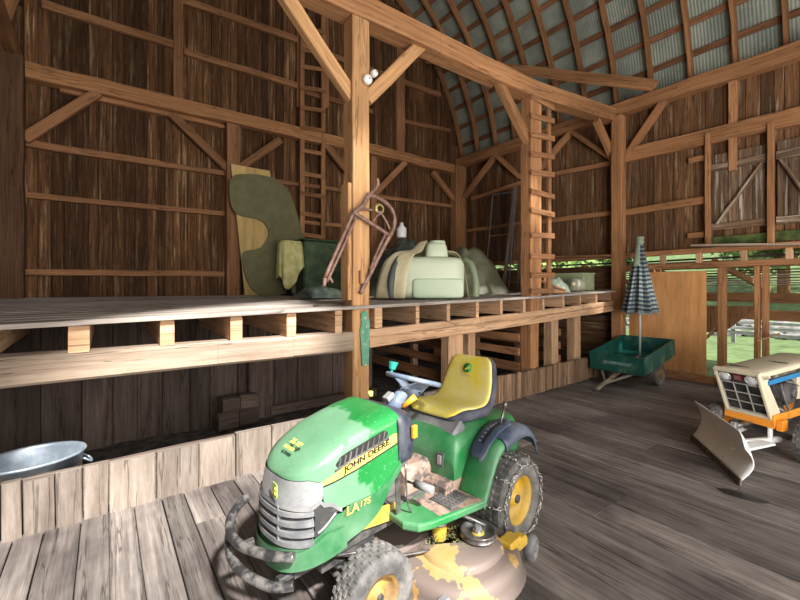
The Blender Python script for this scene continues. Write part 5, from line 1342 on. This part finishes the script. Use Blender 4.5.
c_ = hp(379, 209, -.05); MB().lathe([(.035, -.02), (.055, -.02), (.06, .0), (.055, .02), (.035, .02), (.035, -.02)], 24, axis='y', c=c_).build('pulley_wheel', flat('brassy_iron', (.45, .38, .16), .5, .5), HT); MB().box(c_+V((0, 0, -.04)), (.07, .05, .03)).build('pulley_fork', M['pinkrust'], HT)
# ================================================================== TUB AND BLOCKS UNDER THE LOFT
tb = empty('metal_tub', (-.44, 3.95, .0), R(8), 'oval galvanised wash tub standing behind the kerb at the left edge', 'tub')
M['zinc'] = flat('bluish_zinc', (.30, .36, .44), .40, .5, col2=(.48, .55, .62), sc=7, col3=(.10, .12, .15), sc3=4, lo3=.55, hi3=.7)
mb = MB(); rows = []
for k in range(48):
    a = 2*math.pi*k/48; rows.append([V((math.cos(a)*r_*.95, math.sin(a)*r_*.75, z)) for r_, z in ((.0001, .03), (.26, .03), (.27, .05), (.315, .40), (.325, .42), (.338, .425), (.345, .415), (.335, .40), (.325, .40), (.28, .02), (.27, .0), (.0001, .0))])
mb.grid(rows, closed_u=True); mb.build('body', M['zinc'], tb)
for sg in (1, -1): MB().tube([(sg*.30, -.06, .34), (sg*.35, -.05, .30), (sg*.35, .05, .30), (sg*.30, .06, .34)], .008, 8, smooth=4).build('handle', M['zinc'], tb)
for k, (px, w_, z0, d_, lab) in enumerate(((228, .26, .04, .20, 'rough wood block at the bottom left of the small pile under the loft'), (246, .22, .04, .20, 'rough wood block at the bottom right of the small pile under the loft'), (230, .22, .23, .17, 'rough wood block on top left of the small pile under the loft'), (246, .2, .23, .17, 'rough wood block on top right of the small pile under the loft'))):
    p = pY(px, 420, 4.9); timber('wood_block', (p.x-w_/2, 4.88, z0+d_/2), (p.x+w_/2, 4.9, z0+d_/2), .2, d_, 'under', lab, 'block', jit=.01, ch=.03)
# oil stain
mb = MB(); c = pZ(741, 496, .0); pts = []
for k in range(40):
    a = 2*math.pi*k/40; r_ = 1+.25*noise.noise(V((math.cos(a)*1.5, math.sin(a)*1.5, 3))); pts.append(V((math.cos(a)*.065*r_, math.sin(a)*.15*r_, 0)))
m4 = Matrix.Rotation(R(8), 3, 'Z'); mb.v = [m4 @ p for p in pts]; mb.face(list(range(40))); o = mb.build('oil_stain', flat('oil', (.022, .02, .018), .45)); o.location = (c.x, c.y, .006); tag(o, 'dark oil stain soaked into the floor boards in front of the plough blade', 'stain')
# ================================================================== OUTSIDE THE RIGHT WALL
M['grass'] = flat('lawn_grass', (.07, .115, .035), .95, col2=(.12, .18, .06), sc=3, bump=.6)
mb = MB(); rows = []
def hill(x, y): return -.12+max(0, x-19)*.17+.12*noise.noise(V((x*.3, y*.3, 0)))+ max(0, x-24)*.12
for i in range(61):
    x = 8.62+i*.75; rows.append([V((x, y, hill(x, y) if x > 9.4 else -.1)) for y in [-16+j*.9 for j in range(61)]])
struct(MB().grid(rows).build('ground_outside', M['grass']))
# rocky bank
stone = flat('grey_stone', (.14, .13, .12), .95, col2=(.25, .24, .22), sc=5, bump=.6)
rg = random.Random(11); rn = 0
mb = MB()
for k in range(170):
    x = rg.uniform(18.5, 22); y = rg.uniform(-7, 12); s = rg.uniform(.16, .38)
    bm = bmesh.new(); bmesh.ops.create_icosphere(bm, subdivisions=1, radius=s); b0 = len(mb.v); bm.verts.index_update(); ang = rg.uniform(0, 6)
    for v in bm.verts: q = Matrix.Rotation(ang, 3, 'Z') @ (v.co*(1+rg.uniform(-.2, .2))); mb.v.append(V((x+q.x, y+q.y*1.2, hill(x, y)+.05+q.z*.7)))
    rr = rg.random()
    for f in bm.faces: mb.face([b0+v.index for v in f.verts], None, rr)
    bm.free()
o = mb.build('rocks', stone, fix=False); tag(o, 'grey rubble stones covering the bank beyond the rail fence', 'rocks', kind='stuff')
# rail fence
fe = empty('rail_fence', (16.2, 2, -.1), 0, 'low weathered rail fence crossing the grass outside', 'fence')
fm = flat('weathered_rail', (.34, .35, .35), .8, col2=(.24, .24, .24), sc=5)
for z in (.32, .50, .68): MB().beam((0, -8, z), (0, 8, z), .05, .09, jit=.02).build('rail', fm, fe)
for y in (-8, -6, -4, -2, 0, 2, 4, 6, 8): MB().beam((.06, y, 0), (.06, y, .85), .10, .10, up=(0, 1, 0)).build('fence_post', fm, fe)
# lean-to with an open slatted roof
le = empty('lean_to', (10.2, 2, -.1), 0, 'open brown lean-to with a gappy slatted roof outside the right wall', 'lean-to'); lo = V(le.location)
def lz(x): return 2.14-(x-8.6)*.155
for k in range(11):
    x = 8.72+.30*k; mb = MB().beam(V((x, -4, lz(x)+.06))-lo, V((x, 8.4, lz(x)+.06))-lo, .265, .02, up=(0, 0, 1), jit=.008, seg=20); mb.build('roof_board', M['under'], le)
for y in (-3.6, -2.4, -1.2, 0., 1.2, 2.4, 3.6, 4.8, 6.0, 7.2, 8.3): MB().beam(V((8.62, y, lz(8.62)-.02))-lo, V((11.9, y-.1, lz(11.9)-.02))-lo, .06, .12, jit=.005).build('roof_rafter', M['girt'], le)
MB().beam(V((11.5, -4, 1.44))-lo, V((11.5, 8.4, 1.44))-lo, .12, .21, jit=.006).build('outer_beam', M['beam'], le)
MB().beam(V((11.55, -4, 1.06))-lo, V((11.55, 8.4, 1.06))-lo, .05, .22, jit=.006).build('side_board', M['girt'], le)
P = [pX(a, b, 11.45)-lo for a, b in ((700, 306), (757, 306), (750, 312), (738, 322), (724, 332), (700, 332))]
mb = MB(); mb.prism([(p.y, p.z) for p in P], (.03, 0, 0), (P[0].x, 0, 0), (0, 1, 0), (0, 0, 1)); mb.build('end_boarding', M['girt'], le)
for y in (-3.8, -.6, 5.4, 8.2): MB().beam(V((11.5, y, -.1))-lo, V((11.5, y, 1.4))-lo, .14, .14, up=(0, 1, 0)).build('lean_to_post', M['beam'], le)
# trees and bushes beyond
leafm = []
for i, (c1_, c2_) in enumerate((((.06, .13, .025), (.16, .27, .06)), ((.09, .17, .03), (.24, .34, .09)))):
    m, nt, b = newmat('leaves_%s' % ('dark', 'light')[i]); at = N(nt, 'ShaderNodeAttribute', attribute_name='rnd'); r_ = ramp(nt, [(0, c1_), (1, c2_)]); nt.links.new(at.outputs['Fac'], r_.inputs[0]); nt.links.new(r_.outputs[0], b.inputs['Base Color']); b.inputs['Roughness'].default_value = .7; leafm.append(m)
def tree(c, h, rad, n, mi, label, seed, name='tree', cat='tree', size=.16):
    rg = random.Random(seed); e = empty(name, c, 0, label, cat, 'trees and bushes outside the barn')
    mb = MB(); blobs = [(V((rg.uniform(-.5, .5)*rad, rg.uniform(-.5, .5)*rad, h*rg.uniform(.35, .85))), rad*rg.uniform(.4, .65)) for _ in range(8)]
    for _ in range(n):
        bc, br = rg.choice(blobs); d = V((rg.gauss(0, 1), rg.gauss(0, 1), rg.gauss(0, 1))).normalized(); p = bc+d*br*rg.uniform(.7, 1.05)
        if p.z < .05: p.z = .05+rg.random()*.4
        u = V((rg.gauss(0, 1), rg.gauss(0, 1), rg.gauss(0, 1))).normalized(); w_ = u.orthogonal().normalized(); s = size*rg.uniform(.6, 1.3); b0 = len(mb.v)
        mb.v += [p-u*s, p+w_*s*.5, p+u*s, p-w_*s*.5]; mb.face([b0, b0+1, b0+2, b0+3], None, rg.random())
    mb.build('foliage', leafm[mi], e, fix=False)
    MB().tube([(0, 0, 0), (.05, 0, h*.4), (.0, .1, h*.7)], [rad*.07, rad*.055, rad*.03], 8).build('trunk', M['girt'], e)
tl = ['rounded green tree beyond the fence, furthest right through the opening', 'green tree beyond the fence behind the lean-to roof', 'light green bushy tree behind the plywood side of the opening', 'dark green tree outside behind the far end of the right wall', 'light green tree outside level with the ladder']
for i, (c, h, rad, n, mi) in enumerate((((24, -1.5, 1.0), 7, 3.2, 3000, 0), ((26, 4.5, 1.1), 8, 3.6, 3000, 1), ((25, 12.8, 1.0), 7, 3.0, 3000, 1), ((21, 19.5, .6), 8, 3.3, 3000, 0), ((15.5, 9.5, 0), 4.6, 2.0, 3000, 1))): tree(c, h, rad, n, mi, tl[i], 50+i, size=.24)
for i, (c, h, rad, lab) in enumerate((((10.6, 5.6, -.1), 2.3, 1.1, 'leafy bush close outside the wall right of the ladder'), ((10.4, 7.6, -.1), 2.5, 1.1, 'leafy bush close outside the wall left of the ladder'), ((9.9, 1.6, 2.1), 1.0, .7, 'trailing greenery on the lean-to roof behind the weathered hatch'))):
    tree(c, h, rad, 1800, 1, lab, 80+i, 'bush', 'bush', .09)
